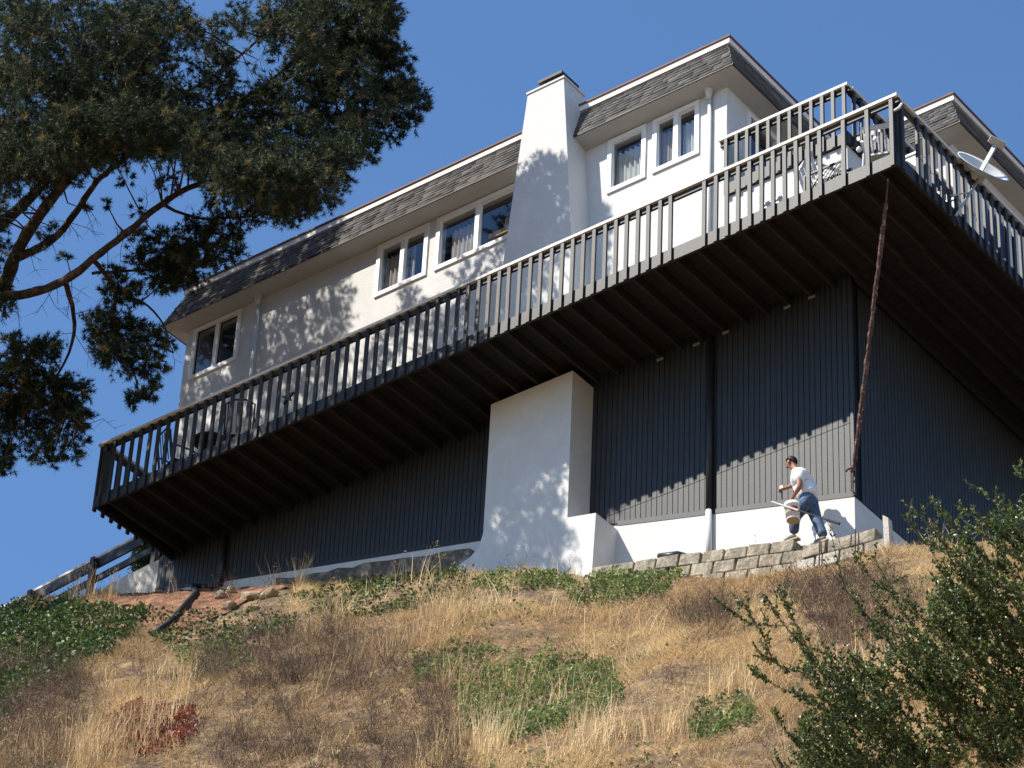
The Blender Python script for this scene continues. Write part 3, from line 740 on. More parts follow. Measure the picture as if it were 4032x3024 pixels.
# cord of white globe lamps between balcony post and deck corner
gl = thing('globe_light_string', (-1.0, 1.2, 1.3), 'string of small white globe lamps hanging near the deck corner', 'lights')
ga = Vector(at(3350, 585, 1, 1.5)); gb = Vector(at(3480, 505, 1, 0.5))
gpts = [ga.lerp(gb, k / 12) - Vector((0, 0, 0.10 * math.sin(math.pi * k / 12))) for k in range(13)]
MB().tube([Vector((LXR + .07, WY + .1, 2.76))] + gpts + [Vector((-.05, .09, 1.22))], 0.004, 5).build('cord', M['blackpipe'], gl)
for k in (3, 7, 9):
    c = gpts[k] - Vector((0, 0, .05)); bb = MB(); bb.lathe(c, (0, 0, 1), [(.004, -.045), (.03, -.034), (.045, 0), (.034, .032), (.015, .045), (.012, .06)], 12); bb.build('globe', M['wplastic'], gl, True)
tag(MB().tube([Vector(at(3522, 435, 1, -0.06)), Vector(at(3540, 425, 1, -.08)), Vector(at(3552, 405, 0, .08))], [.02, .024, .018], 8).build('rope_tie', M['wplastic'], None, True), 'white rope knotted round the rail at the deck corner', 'rope')

def dark_chair(x, y, rz, label):
    t = thing('metal_chair', (x, y, 0.237), label, 'chair')
    R = Matrix.Translation((x, y, 0.237)) @ Matrix.Rotation(rz, 4, 'Z')
    def pt(*p): return R @ Vector(p)
    s = MB(); s.hexa([pt(-.24, -.24, .43), pt(.24, -.24, .43), pt(.24, .22, .42), pt(-.24, .22, .42), pt(-.24, -.24, .46), pt(.24, -.24, .46), pt(.24, .22, .45), pt(-.24, .22, .45)]); s.build('seat', M['dkmetal'], t)
    MB().tube([pt(-.24, .24, .44), pt(-.25, .34, .98), pt(-.1, .36, 1.06), pt(.1, .36, 1.06), pt(.25, .34, .98), pt(.24, .24, .44)], .016, 8).build('back_frame', M['dkmetal'], t)
    b = MB()
    for k in range(6): b.bar(pt(-.2 + .08 * k, .25, .46), pt(-.2 + .08 * k, .35, 1.03), .018, .012)
    b.build('back_bars', M['dkmetal'], t)
    for sx in (-1, 1):
        MB().tube([pt(sx * .26, .30, .70), pt(sx * .28, -.1, .70), pt(sx * .28, -.24, .64), pt(sx * .27, -.26, 0)], .016, 8).build('armrest', M['dkmetal'], t)
        MB().tube([pt(sx * .24, .22, .43), pt(sx * .26, .27, 0)], .016, 8).build('leg', M['dkmetal'], t)
dark_chair(-14.75, 0.62, math.radians(160), 'dark metal patio chair on the shaded end of the deck next to a small table')
dark_chair(-13.35, 0.62, math.radians(215), 'dark metal patio chair on the deck between the round table and the star ornament')
tb_ = thing('patio_table', (-14.05, 0.62, 0.237), 'small dark round patio table between two metal chairs', 'table')
MB().lathe((-14.05, .62, .237), (0, 0, 1), [(.30, .70), (.31, .71), (.31, .725), (.30, .735)], 24).build('table_top', M['dkmetal'], tb_)
MB().tube([(-14.05, .62, .30), (-14.05, .62, .937)], .03, 8).build('column', M['dkmetal'], tb_)
for k in range(3):
    a = k * 2.094; MB().bar((-14.05, .62, .31), (-14.05 + .25 * math.cos(a), .62 + .25 * math.sin(a), .25), .03, .025).build('foot', M['dkmetal'], tb_)

# ------------------------------------------------------------------ left side: garden wall and walkway railing
gw = MB().prism_y([(-16.35, 0.16), (-18.75, -0.02), (-18.75, -1.0), (-16.35, -1.4)], 1.99, 2.14).build('garden_wall', M['stucco'])
tag(gw, 'low white stucco wall at the shaded end of the house beside the walkway railing', 'wall')
wr_ = thing('walkway_railing', (-19.0, 2.5, 0.1), 'black board railing of a walkway running past the low white wall', 'railing')
RY = 2.5
def rz(x, o): return 1.331 + (x + 17.489) * 0.0998 + o
for (o, h, dy) in ((-0.03, 0.05, 0.0), (-0.17, 0.19, 0.04), (-0.50, 0.14, 0.04), (-0.86, 0.13, 0.04)):
    hx = MB(); xa, xb = -24.0, -16.8
    w = 0.13 if dy == 0 else 0.04
    hx.hexa([(xa, RY - w / 2 - dy, rz(xa, o) - h / 2), (xb, RY - w / 2 - dy, rz(xb, o) - h / 2), (xb, RY + w / 2 - dy, rz(xb, o) - h / 2), (xa, RY + w / 2 - dy, rz(xa, o) - h / 2),
             (xa, RY - w / 2 - dy, rz(xa, o) + h / 2), (xb, RY - w / 2 - dy, rz(xb, o) + h / 2), (xb, RY + w / 2 - dy, rz(xb, o) + h / 2), (xa, RY + w / 2 - dy, rz(xa, o) + h / 2)])
    hx.build('rail_cap' if dy == 0 else 'rail_board', M['cap'] if dy == 0 else M['rail'], wr_)
for x in (-16.9, -18.45, -20.0, -21.6, -23.2):
    MB().box(x - .05, x + .05, RY - .155, RY - .062, rz(x, -1.7), rz(x, -.06)).build('post', M['rail'], wr_)
MB().box(-24, -16.5, RY - .05, RY + 1.5, -0.9, -0.7).build('walkway_floor', M['joist'], wr_)

# ------------------------------------------------------------------ footing, blocks, rocks
ft = MB(); xs = np.linspace(-13.2, -9.06, 16)
prof = [(1.70 + random.uniform(-.05, .05), random.uniform(-.04, .04)) for _ in xs]
for k in range(len(xs) - 1):
    a, b = xs[k], xs[k + 1]; (ya, ja), (yb, jb) = prof[k], prof[k + 1]
    za, zb = ftop(a) - .30 + .4 * ja, ftop(b) - .30 + .4 * jb
    ft.hexa([(a, ya + ja, za - .34 + ja), (b, yb + jb, zb - .34 + jb), (b, 1.955, zb - .34), (a, 1.955, za - .34), (a, ya, za), (b, yb, zb), (b, 1.955, zb + .03), (a, 1.955, za + .03)])
tag(ft.build('concrete_footing', M['footing']), 'rough brown concrete footing under the shaded white foundation', 'footing')

bw = thing('block_retaining_wall', (-3.5, 1.0, -5.2), 'low retaining wall of weathered concrete blocks at the feet of the man', 'wall')
def block(x, z, L, h, tilt, y0, m_, dx=0):
    mb = MB(); e = 0.006
    J = lambda a=.008: random.uniform(-a, a)
    d = .2
    pts = [(-L/2+J(), y0+J(), -h/2+J()), (L/2+J(), y0+J(), -h/2+J()), (L/2+J(), y0+d, -h/2+J()), (-L/2+J(), y0+d, -h/2+J()),
           (-L/2+J(), y0+J(), h/2+J()), (L/2+J(), y0+J(), h/2+J()), (L/2+J(), y0+d, h/2+J()), (-L/2+J(), y0+d, h/2+J())]
    c, s = math.cos(tilt), math.sin(tilt)
    mb.hexa([(x + a * c + cc * s, b, z - a * s + cc * c) for a, b, cc in pts])
    o = mb.build('block', m_, bw)
    md = o.modifiers.new('bevel', 'BEVEL'); md.width = .012; md.segments = 2
    return o
def slope_at(f, x): return math.atan2(f(x - .1) - f(x + .1), .2)
for seg, (f, xa, xb, yf) in enumerate(((btop, _ta[0, 0], _ta[-1, 0], AY), (btop2, _tb[0, 0], _tb[-1, 0], BY))):
    for course in range(3):
        x = xa + .01 - (.2 if course % 2 else 0)
        while x < xb - (.12 if seg == 0 else .36):
            L = random.uniform(.375, .395); xm = x + L / 2
            z = f(xm) - .098 - course * .205
            pale = seg == 1 and course >= 1 and random.random() < .7
            block(xm, z, L, .19, slope_at(f, xm), yf + random.uniform(-.012, .012), M['blockpale'] if pale else M['block'])
            x += .405
wp = tag(MB().hexa([(-1.04, 1.08, -6.2), (-.95, 1.08, -6.2), (-.93, 1.20, -6.2), (-1.04, 1.20, -6.2), (-1.06, 1.07, -5.17), (-.97, 1.07, -5.25), (-.97, 1.17, -5.25), (-1.06, 1.17, -5.17)]).build('corner_stake', M['blockpale']), 'pale concrete corner post at the end of the block wall', 'post')
for (x, zz) in ((-2.15, .1), (-1.55, .0)):
    tag(MB().tube([(x, 1.10, float(ground(x, 1.10)) - .3), (x + .02, 1.10, btop2(x) + .04)], .012, 6).build('rebar_stake', M['rust']), 'rusty stake at the step in the block wall' if x < -2 else 'rusty stake near the pale corner post of the block wall', 'stake', 'rusty stakes at the block wall')
def rock(u, v, y, r, sq, label, seed):
    c = hit(u, v) + np.array([0, 0, r * sq * .35]); rr = np.random.default_rng(seed)
    bm = bmesh.new(); bmesh.ops.create_icosphere(bm, subdivisions=2, radius=1)
    pl = [(unit(rr.normal(size=3)), rr.uniform(.55, .9)) for _ in range(9)]
    for vv in bm.verts:
        p = np.array(vv.co)
        for nn, dd in pl:
            e = p @ nn
            if e > dd: p = p - nn * (e - dd)
        vv.co = Vector((c[0] + p[0] * r, c[1] + p[1] * r * .8, c[2] + p[2] * r * sq))
    me = bpy.data.meshes.new('rock'); bm.to_mesh(me); bm.free(); me.materials.append(M['rock'])
    return tag(link('rock', me), label, 'rock', 'tan rocks under the footing')
RL = ['squarish tan rock by the end of the drain hose', 'small upright tan rock against the footing', 'wide flat tan slab below the footing', 'low tan rock half sunk in the red dirt', 'rounded tan rock under the flat slab', 'grey tan slab leaning on the footing']
for k, (u, v, y, r, sq) in enumerate([(870, 2358, 1.55, .15, .8), (905, 2340, 1.6, .12, .9), (985, 2362, 1.55, .26, .5), (900, 2400, 1.45, .17, .6), (990, 2405, 1.4, .16, .6), (1060, 2350, 1.6, .2, .5)]):
    rock(u, v, y, r, sq, RL[k], 50 + k)
# ------------------------------------------------------------------ person with bucket and pole
def skin(name, verts, edges, radii, m_, parent, sub=2):
    me = bpy.data.meshes.new(name); me.from_pydata([tuple(v) for v in verts], edges, []); o = bpy.data.objects.new(name, me); col.objects.link(o)
    sk = o.modifiers.new('skin', 'SKIN'); sk.use_smooth_shade = True
    for d, r in zip(me.skin_vertices[0].data, radii): d.radius = r if isinstance(r, tuple) else (r, r)
    me.skin_vertices[0].data[0].use_root = True
    ss = o.modifiers.new('sub', 'SUBSURF'); ss.levels = sub; ss.render_levels = sub
    dg = bpy.context.evaluated_depsgraph_get(); nm = bpy.data.meshes.new_from_object(o.evaluated_get(dg))
    bpy.data.objects.remove(o); bpy.data.meshes.remove(me)
    nm.name = name; nm.materials.clear(); nm.materials.append(m_)
    for p in nm.polygons: p.use_smooth = True
    return link(name, nm, parent)
PYc = 1.36
def pp(u, v, dy=0.0): return Vector(at(u, v, 1, PYc + dy))
hip = pp(3183, 1968); foot_f = pp(3124, 2122, .06); foot_r = pp(3243, 2126, -.05)
man = thing('person', tuple(Vector((hip.x, PYc, min(foot_f.z, foot_r.z) - .03))), 'man in white shirt and blue jeans stooping along the wall with a bucket and pole', 'person')
chest = pp(3158, 1890); neck = pp(3138, 1854); headc = pp(3113, 1826); waist = pp(3180, 1940)
shN = pp(3146, 1870, -.17); elN = pp(3148, 1918, -.24); haN = pp(3122, 1958, -.20)     # near (left) arm
shF = pp(3140, 1864, .16); elF = pp(3121, 1912, .20); haF = pp(3094, 1922, .16)        # far arm
hipN = pp(3178, 1975, -.09); knN = pp(3128, 2034, -.08); anN = pp(3126, 2107, -.02)
hipF = pp(3190, 1975, .09); knF = pp(3214, 2042, .06); anF = pp(3243, 2114, .02)
faced = (pp(3090, 1838) - headc).normalized()
# body: one continuous mesh
bv = [hip, waist, chest, neck, neck.lerp(headc, .55), headc, headc + Vector((0.012, 0, .055)), headc + faced * .045 + Vector((0, 0, -.055)),
      shN, elN, haN.lerp(elN, .15), shF, elF, haF.lerp(elF, .15), hipN, knN, anN, hipF, knF, anF]
be = [(0, 1), (1, 2), (2, 3), (3, 4), (4, 5), (5, 6), (5, 7), (2, 8), (8, 9), (9, 10), (2, 11), (11, 12), (12, 13), (0, 14), (14, 15), (15, 16), (0, 17), (17, 18), (18, 19)]
brad = [.095, .09, .12, .058, .055, .095, .07, .05, .058, .043, .028, .058, .043, .028, .075, .055, .042, .075, .055, .042]
hd = (haN - elN).normalized(); hd2 = (haF - elF).normalized()
def fingers(base, d, side, vi):
    global bv, be, brad
    palm = base + d * .045; bv.append(palm); be.append((vi, len(bv) - 1)); brad.append((.032, .02)); pi = len(bv) - 1
    for k in range(4):
        L = (.036, .042, .04, .03)[k]
        o = side * (.022 * (k - 1.5) / 1.5)
        a = palm + d * .035 + o; b = a + d * L * .6 + Vector((0, 0, -.016)); c = b + Vector((0, 0, -L * .6)) - d * .012
        i = len(bv); bv.extend([a, b, c]); be.extend([(pi, i), (i, i + 1), (i + 1, i + 2)]); brad.extend([.010, .009, .008])
    a = palm - d * .01 + Vector((-.02, 0, .022)); b = a + d * .035 + Vector((-.012, 0, -.004))
    i = len(bv); bv.extend([a, b]); be.extend([(pi, i), (i, i + 1)]); brad.extend([.011, .009])
fingers(haN, hd, Vector((0, 1, 0)), 10); fingers(haF, hd2, Vector((0, 1, 0)), 13)
skin('body', bv, be, brad, M['skin'], man)
# face details
fc = headc + faced * .105
fm = MB(); fm.tube([headc + faced * .055 + Vector((0, 0, .012)), headc + faced * .088 + Vector((0, 0, -.018)), headc + faced * .068 + Vector((0, 0, -.028))], [.008, .012, .009], 6); fm.build('nose', M['skin'], man, True)
for s_ in (-1, 1):
    e = headc + faced * .064 + Vector((0, s_ * .03, .012)); MB().lathe(e, faced, [(.002, .010), (.007, .007), (.009, 0)], 8).build('eye', M['hair'], man, True)
    MB().lathe(headc + Vector((.012, s_ * .07, -.008)), (0, s_, 0), [(.026, 0), (.03, .008), (.02, .016)], 8).build('ear', M['skin'], man, True)
MB().bar(headc + faced * .056 + Vector((0, -.018, -.05)), headc + faced * .056 + Vector((0, .018, -.05)), .005, .005).build('mouth', M['hair'], man)
bm = bmesh.new(); bmesh.ops.create_uvsphere(bm, u_segments=20, v_segments=14, radius=1)
dead = [v for v in bm.verts if (v.co.x < -.1 and v.co.z < .38) or (v.co.x < .35 and v.co.z < -.05) or v.co.z < -.62]
bmesh.ops.delete(bm, geom=dead, context='VERTS')
for v in bm.verts:
    k = 1 + random.uniform(-.02, .03); v.co = headc + Vector((.014, 0, .022)) + Vector((v.co.x * .096 * k, v.co.y * .085 * k, v.co.z * .096 * k))
me = bpy.data.meshes.new('hair'); bm.to_mesh(me); bm.free(); me.materials.append(M['hair'])
for p in me.polygons: p.use_smooth = True
ho = link('hair', me, man); so = ho.modifiers.new('thick', 'SOLIDIFY'); so.thickness = .012
# shirt, jeans, shoes
slN = shN.lerp(elN, .62); slF = shF.lerp(elF, .62)
skin('shirt', [hip + Vector((.0, 0, .0)), waist, waist.lerp(chest, .5), chest, chest.lerp(neck, .62), shN, slN, shF, slF],
     [(0, 1), (1, 2), (2, 3), (3, 4), (3, 5), (5, 6), (3, 7), (7, 8)], [(.175, .175), (.172, .175), (.175, .185), (.182, .185), .10, .105, .088, .105, .088], M['shirt'], man)
skin('jeans', [hip + Vector((-.01, 0, .11)), hip, hipN, hipN.lerp(knN, .5), knN, knN.lerp(anN, .55), anN + Vector((0, 0, .01)), hipF, hipF.lerp(knF, .5), knF, knF.lerp(anF, .55), anF + Vector((0, 0, .01))],
     [(0, 1), (1, 2), (2, 3), (3, 4), (4, 5), (5, 6), (1, 7), (7, 8), (8, 9), (9, 10), (10, 11)], [(.140, .145), .145, .125, .108, .090, .080, .078, .12, .105, .088, .078, .076], M['jeans'], man)
for an in (anN, anF):
    toe = an + Vector((-.17, 0, -.055)); heel = an + Vector((.05, 0, -.045))
    s_ = skin('shoe', [heel, an + Vector((-.03, 0, -.03)), an + Vector((-.10, 0, -.048)), toe], [(0, 1), (1, 2), (2, 3)], [(.045, .042), (.052, .05), (.048, .038), (.042, .026)], M['shoe'], man)
    MB().hexa([heel + Vector((.04, -.045, -.055)), toe + Vector((-.03, -.045, -.04)), toe + Vector((-.03, .045, -.04)), heel + Vector((.04, .045, -.055)),
               heel + Vector((.04, -.042, -.03)), toe + Vector((-.03, -.042, -.015)), toe + Vector((-.03, .042, -.015)), heel + Vector((.04, .042, -.03))]).build('sole', M['sole'], s_)
# bucket hanging from the near hand
bb_ = pp(3123, 2050, -.27); ax = Vector((-.05, -.03, 1)).normalized(); bh = .29; bk_s = .74
bk = thing('bucket', tuple(bb_), 'white plastic bucket with red label carried by the man', 'bucket')
SB = lambda pr: [(r * bk_s, h) for r, h in pr]
MB().lathe(bb_, ax, SB([(.02, .0), (.128, 0.0), (.132, .01), (.148, bh - .06), (.158, bh - .058), (.158, bh - .03), (.150, bh - .028), (.152, bh), (.142, bh), (.138, .03), (.02, .03)]), 28).build('pail', M['wplastic'], bk, True)
MB().lathe(bb_, ax, SB([(.02, -.004), (.122, -.004), (.124, -.001), (.02, -.001)]), 24).build('base', M['sole'], bk)  # tan bottom of the white pail: warm bounced shade put into its colour
lab = []; a_ = ax.cross(Vector((0, 1, 0))).normalized(); b_ = ax.cross(a_)
lm = MB(); nseg = 8
dirv = (Vector(CAM) - bb_); dirv -= ax * dirv.dot(ax); dirv.normalize(); sidev = ax.cross(dirv)
for k in range(nseg):
    for t in (k, k + 1):
        th = -0.15 + .95 * t / nseg
        for h in (.10, .19):
            r = (.1345 + .016 * h / bh) * bk_s + .004; lm.v.append(tuple(bb_ + ax * h + (dirv * math.cos(th) + sidev * math.sin(th)) * r))
    i = len(lm.v) - 4; lm.f.append((i, i + 2, i + 3, i + 1))
lm.build('label', M['redlabel'], bk)
hnd = haN + hd * .07
e1 = bb_ + ax * (bh - .04) + Vector((.117, 0, 0)); e2 = bb_ + ax * (bh - .04) - Vector((.117, 0, 0))
MB().tube([e1, e1.lerp(hnd, .55) + Vector((.05, 0, 0)), hnd, e2.lerp(hnd, .55) - Vector((.05, 0, 0)), e2], .004, 6).build('bail', M['metal'], bk)
# long pole
pa = pp(3038, 1976, -.42); pb = pp(3306, 2062, -.30)
pol = thing('pole', tuple(pa), 'long pale wooden pole carried level by the man', 'pole')
MB().tube([pa, pa.lerp(pb, .40)], .015, 8).build('handle', M['cap'], pol); MB().tube([pa.lerp(pb, .40), pb.lerp(pa, .18)], .013, 8).build('shaft', M['dkmetal'], pol)
MB().tube([pb.lerp(pa, .18), pb], [.02, .022], 8).build('tip', M['dkmetal'], pol)
# brush in the far hand
tl = thing('hand_brush', tuple(haF), 'small paint brush in the far hand of the man', 'brush')
MB().tube([haF + hd2 * .07 + Vector((0, 0, -.03)), haF + hd2 * .075 + Vector((0, 0, -.16))], [.012, .009], 6).build('handle', M['dkmetal'], tl)
MB().box(haF.x - .10, haF.x - .05, haF.y - .01, haF.y + .01, haF.z + .0, haF.z + .07).build('bristles', M['wplastic'], tl)

def inpoly(u, v, poly):
    u = np.asarray(u); v = np.asarray(v); r = np.zeros(u.shape, bool); n = len(poly)
    for i in range(n):
        (x1, y1), (x2, y2) = poly[i], poly[(i + 1) % n]
        if y1 == y2: continue
        r ^= ((y1 > v) != (y2 > v)) & (u < (x2 - x1) * (v - y1) / (y2 - y1) + x1)
    return r
# ------------------------------------------------------------------ pine tree
D = 4032 / 2212
def dp(u, v, t): return att(u * D, v * D, t)
pine = thing('pine_tree', (-18.6, -3.2, float(ground(-18.6, -3.2))), 'tall dark green pine with spreading limbs overhanging the shaded end of the deck', 'tree')
tk = [Vector((-18.6, -3.2, float(ground(-18.6, -3.2)) - .3)), Vector((-18.5, -3.3, -2)), Vector((-18.4, -3.4, 1)), Vector((-18.3, -3.2, 4)), Vector((-18.1, -3.1, 7)), Vector((-17.8, -3.0, 10)), Vector((-17.4, -2.9, 13))]
MB().tube(tk, [.42, .36, .33, .30, .25, .18, .08], 12).build('trunk', M['bark'], pine, True)
LIMBS = [   # image polyline (in 2212-wide picture), distance, start and end radius
    ([(-70, 760), (0, 640), (30, 560), (60, 500), (120, 420), (190, 335), (330, 272), (470, 235), (600, 180), (690, 120)], 57.6, .150, .035),
    ([(-80, 690), (-10, 645), (60, 634), (140, 606), (200, 560), (270, 505), (350, 440), (430, 398), (560, 370), (700, 335), (800, 300)], 57.0, .105, .025),
    ([(30, 560), (110, 520), (160, 465), (200, 405), (240, 365), (310, 320), (420, 300)], 57.8, .085, .03),
    ([(-60, 520), (20, 470), (90, 400), (150, 330), (220, 240), (300, 150), (380, 60)], 58.4, .12, .04),
    ([(-60, 360), (30, 320), (120, 240), (200, 140), (260, 40), (300, -60)], 58.6, .10, .04),
    ([(200, 560), (250, 630), (240, 700), (280, 780), (300, 850)], 57.0, .045, .012),
    ([(140, 606), (160, 680), (150, 760), (110, 830)], 57.2, .05, .015),
    ([(-70, 800), (0, 820), (60, 850), (130, 880), (180, 920)], 56.8, .06, .015),
    ([(330, 272), (310, 250), (400, 200), (470, 160), (540, 100), (620, 30)], 57.4, .05, .02),
    ([(470, 235), (520, 230), (590, 170), (680, 90), (780, 20)], 57.2, .045, .018),
    ([(350, 440), (420, 470), (520, 470), (620, 455)], 56.8, .035, .012),
    ([(560, 370), (640, 330), (740, 270), (850, 220)], 56.8, .035, .012),
    ([(200, 590), (280, 585), (360, 580), (440, 560)], 57.2, .03, .012),
    ([(250, 630), (320, 660), (360, 720), (350, 780)], 57.0, .028, .01),
]
limb_pts = []
for poly, t, r0, r1 in LIMBS:
    P = [Vector(dp(u, v, t + .35 * math.sin(k * .9))) for k, (u, v) in enumerate(poly)]
    Q = []; n = len(P)
    for k in range(n - 1):        # smooth the polyline
        a, b, c, d = P[max(k-1, 0)], P[k], P[k+1], P[min(k+2, n-1)]
        for j in range(4):
            s_ = j / 4; Q.append(.5 * ((2*b) + (c - a) * s_ + (2*a - 5*b + 4*c - d) * s_**2 + (3*b - a - 3*c + d) * s_**3) + Vector((random.uniform(-1, 1), random.uniform(-1, 1), random.uniform(-1, 1))) * .012)
    Q.append(P[-1])
    rr = [(r0 + (r1 - r0) * (k / (len(Q) - 1)) ** .8) * random.uniform(.92, 1.1) for k in range(len(Q))]
    MB().tube(Q, rr, 8).build('limb', M['bark'], pine, True)
    limb_pts += [np.array(q_) for q_ in Q]
limb_pts = np.array(limb_pts)
LOBES = [  # u, v, radius in the 2212-wide picture, density
    (60, 60, 85, 1), (165, 40, 85, 1), (270, 55, 80, 1), (365, 45, 62, .9), (410, 70, 34, .7), (520, 45, 55, .7), (600, 55, 65, 1), (690, 50, 80, 1.1), (780, 45, 68, 1.1), (835, 20, 38, 1),
    (50, 170, 85, 1), (155, 160, 90, 1), (260, 160, 80, 1), (350, 140, 60, .9), (425, 135, 38, .5), (560, 130, 32, .35), (690, 140, 75, 1), (775, 135, 68, 1.1), (835, 120, 38, 1), (872, 118, 24, 1), (875, 160, 22, .8),
    (30, 260, 70, .9), (130, 265, 80, 1), (235, 250, 80, 1), (330, 225, 65, 1), (410, 215, 45, .6), (500, 200, 45, .55), (585, 225, 50, .6), (650, 240, 55, .8), (730, 225, 65, 1), (810, 215, 55, 1.1), (880, 205, 45, 1.1), (905, 225, 30, 1.1),
    (60, 345, 52, .7), (150, 350, 50, .8), (240, 330, 50, .8), (420, 290, 60, .9), (500, 280, 60, .9), (580, 300, 65, 1), (670, 300, 65, 1), (760, 290, 60, 1.1), (840, 275, 45, 1.1), (885, 265, 30, 1.1), (800, 325, 30, 1),
    (275, 385, 30, .35), (360, 400, 38, .6), (440, 360, 50, .9), (520, 360, 55, 1), (600, 370, 55, 1), (680, 355, 45, .9), (735, 345, 35, .9), (15, 400, 35, .6), (90, 395, 25, .4),
    (470, 425, 40, .8), (540, 425, 40, .8), (600, 435, 42, .8), (655, 430, 38, .8), (700, 420, 28, .8), (640, 470, 24, .7), (580, 475, 26, .5),
    (330, 500, 28, .35), (390, 540, 42, .8), (450, 530, 42, .9), (505, 515, 32, .8), (350, 590, 40, .8), (410, 590, 35, .8), (300, 570, 28, .4), (270, 620, 32, .5), (465, 570, 24, .6),
    (90, 525, 26, .7), (115, 490, 20, .5), (20, 540, 26, .4), (10, 660, 22, .8), (5, 620, 18, .6),
    (245, 640, 30, .6), (290, 640, 26, .8), (225, 700, 42, .9), (275, 720, 45, 1), (330, 740, 34, .9), (365, 740, 18, .6), (250, 770, 40, .8), (305, 790, 34, .8), (330, 845, 26, .8), (290, 860, 26, .8), (215, 745, 36, .8), (345, 800, 20, .7),
    (50, 770, 42, 1.1), (100, 760, 36, 1), (30, 830, 60, 1.1), (105, 840, 52, 1), (160, 850, 38, .9), (60, 900, 55, 1.1), (140, 910, 45, 1), (180, 900, 24, .8), (90, 965, 36, .8), (150, 975, 28, .7), (10, 980, 36, .8), (110, 1000, 22, .6), (185, 955, 16, .5), (5, 900, 50, 1), (30, 740, 26, .6),
    (300, 520, 36, .8), (360, 520, 38, .9), (420, 500, 42, 1), (480, 490, 40, 1), (530, 478, 34, .9), (320, 560, 36, .9), (380, 570, 42, 1), (440, 548, 42, 1), (500, 540, 34, .9), (350, 612, 30, .8), (400, 605, 30, .8), (560, 440, 40, 1), (610, 455, 36, 1), (660, 450, 34, .9), (240, 590, 26, .5),
    (100, 430, 26, .45), (40, 430, 30, .5), (170, 400, 26, .45), (230, 440, 20, .35), (300, 450, 22, .3),
    (0, 470, 30, .4), (190, 455, 14, .4), (145, 560, 14, .3), (30, 30, 60, 1), (0, 1010, 26, .6),
]
lobes3 = []
for u, v, r, dn in LOBES:
    left = np.clip((600 - u) / 600, 0, 1)
    t = 56.7 + .9 * left + random.uniform(-.45, .45) - (.4 if v > 620 else 0)
    lobes3.append((dp(u, v, t), r * D * t / FPX, dn * (.7 if v < 330 and u < 560 else 1.0)))
    if v > 560: lobes3[-1] = (lobes3[-1][0], lobes3[-1][1] * 1.12, min(1.6, dn * 1.5))
    if r > 50 and v < 330: lobes3.append((dp(u + random.uniform(-14, 14), v + random.uniform(-14, 14), t - 1.5), r * D * t / FPX * .8, dn * .35))
# the part of the crown above and left of the picture, which shades the wall
# (each point of the shade is carried up along the sun's direction to where the crown of the tree is)
CROWN = [(-900, -2500), (1500, -2500), (900, -400), (835, 0), (850, 60), (830, 100), (880, 115), (870, 160), (915, 215), (890, 265), (800, 310), (720, 360), (690, 420), (600, 430), (480, 395), (420, 325), (250, 295), (200, 330), (100, 375), (-30, 380), (-30, 1100), (-900, 1100)]
GAP = [[(-30, 235), (60, 235), (60, 262), (-30, 262)], [(220, 195), (260, 195), (260, 225), (220, 225)], [(410, -30), (490, -30), (490, 30), (470, 60), (420, 60)], [(480, 90), (610, 80), (620, 200), (500, 215)], [(100, 120), (170, 120), (170, 150), (100, 150)]]
def carry(x, z, s0):
    for s_ in np.arange(s0, 14, .35):
        P = np.array([x, WY, z]) + np.array([-.595, -1.0, 1.27]) * s_
        u, v = topx(P); u, v = np.array([u / D]), np.array([v / D])
        if inpoly(u, v, CROWN)[0] and not any(inpoly(u, v, g)[0] for g in GAP) and P[2] < 17: return P
    return None
def shade(x0, x1, dx, z0, z1, dz, r, dn, s0=2.6, drop=0.0):
    for x in np.arange(x0, x1 + 1e-6, dx):
        for z in np.arange(z0, z1 + 1e-6, dz):
            if random.random() < drop: continue
            P = carry(x + random.uniform(-.15, .15), z + random.uniform(-.15, .15), s0 + random.uniform(0, 1.2))
            if P is not None: lobes3.append((P, r * random.uniform(.85, 1.15), dn))
shade(-18.6, -12.7, .655, 1.6, 6.2, .72, .46, .75, drop=.04)
shade(-15.8, -8.9, .72, -3.4, 2.0, .80, .46, .70, 3.2, drop=.08)
shade(-9.0, -6.8, .5, -4.8, -.6, .55, .42, .85, 3.0, drop=.04)
shade(-11.5, -8.8, .66, 2.3, 3.5, .6, .38, .65, 2.6, drop=.18)
shade(-8.6, -6.95, .40, 2.0, 3.9, .42, .31, 1.3, 2.6, drop=.06)
shade(-20.4, -17, .7, .2, 2.2, .7, .45, .6, 3.0)
shade(-19, -16, .9, -3, 1, .9, .5, .6, 3.5)
tw_v, nd_c, nd_d, nd_t = [], [], [], []
twigs = MB()
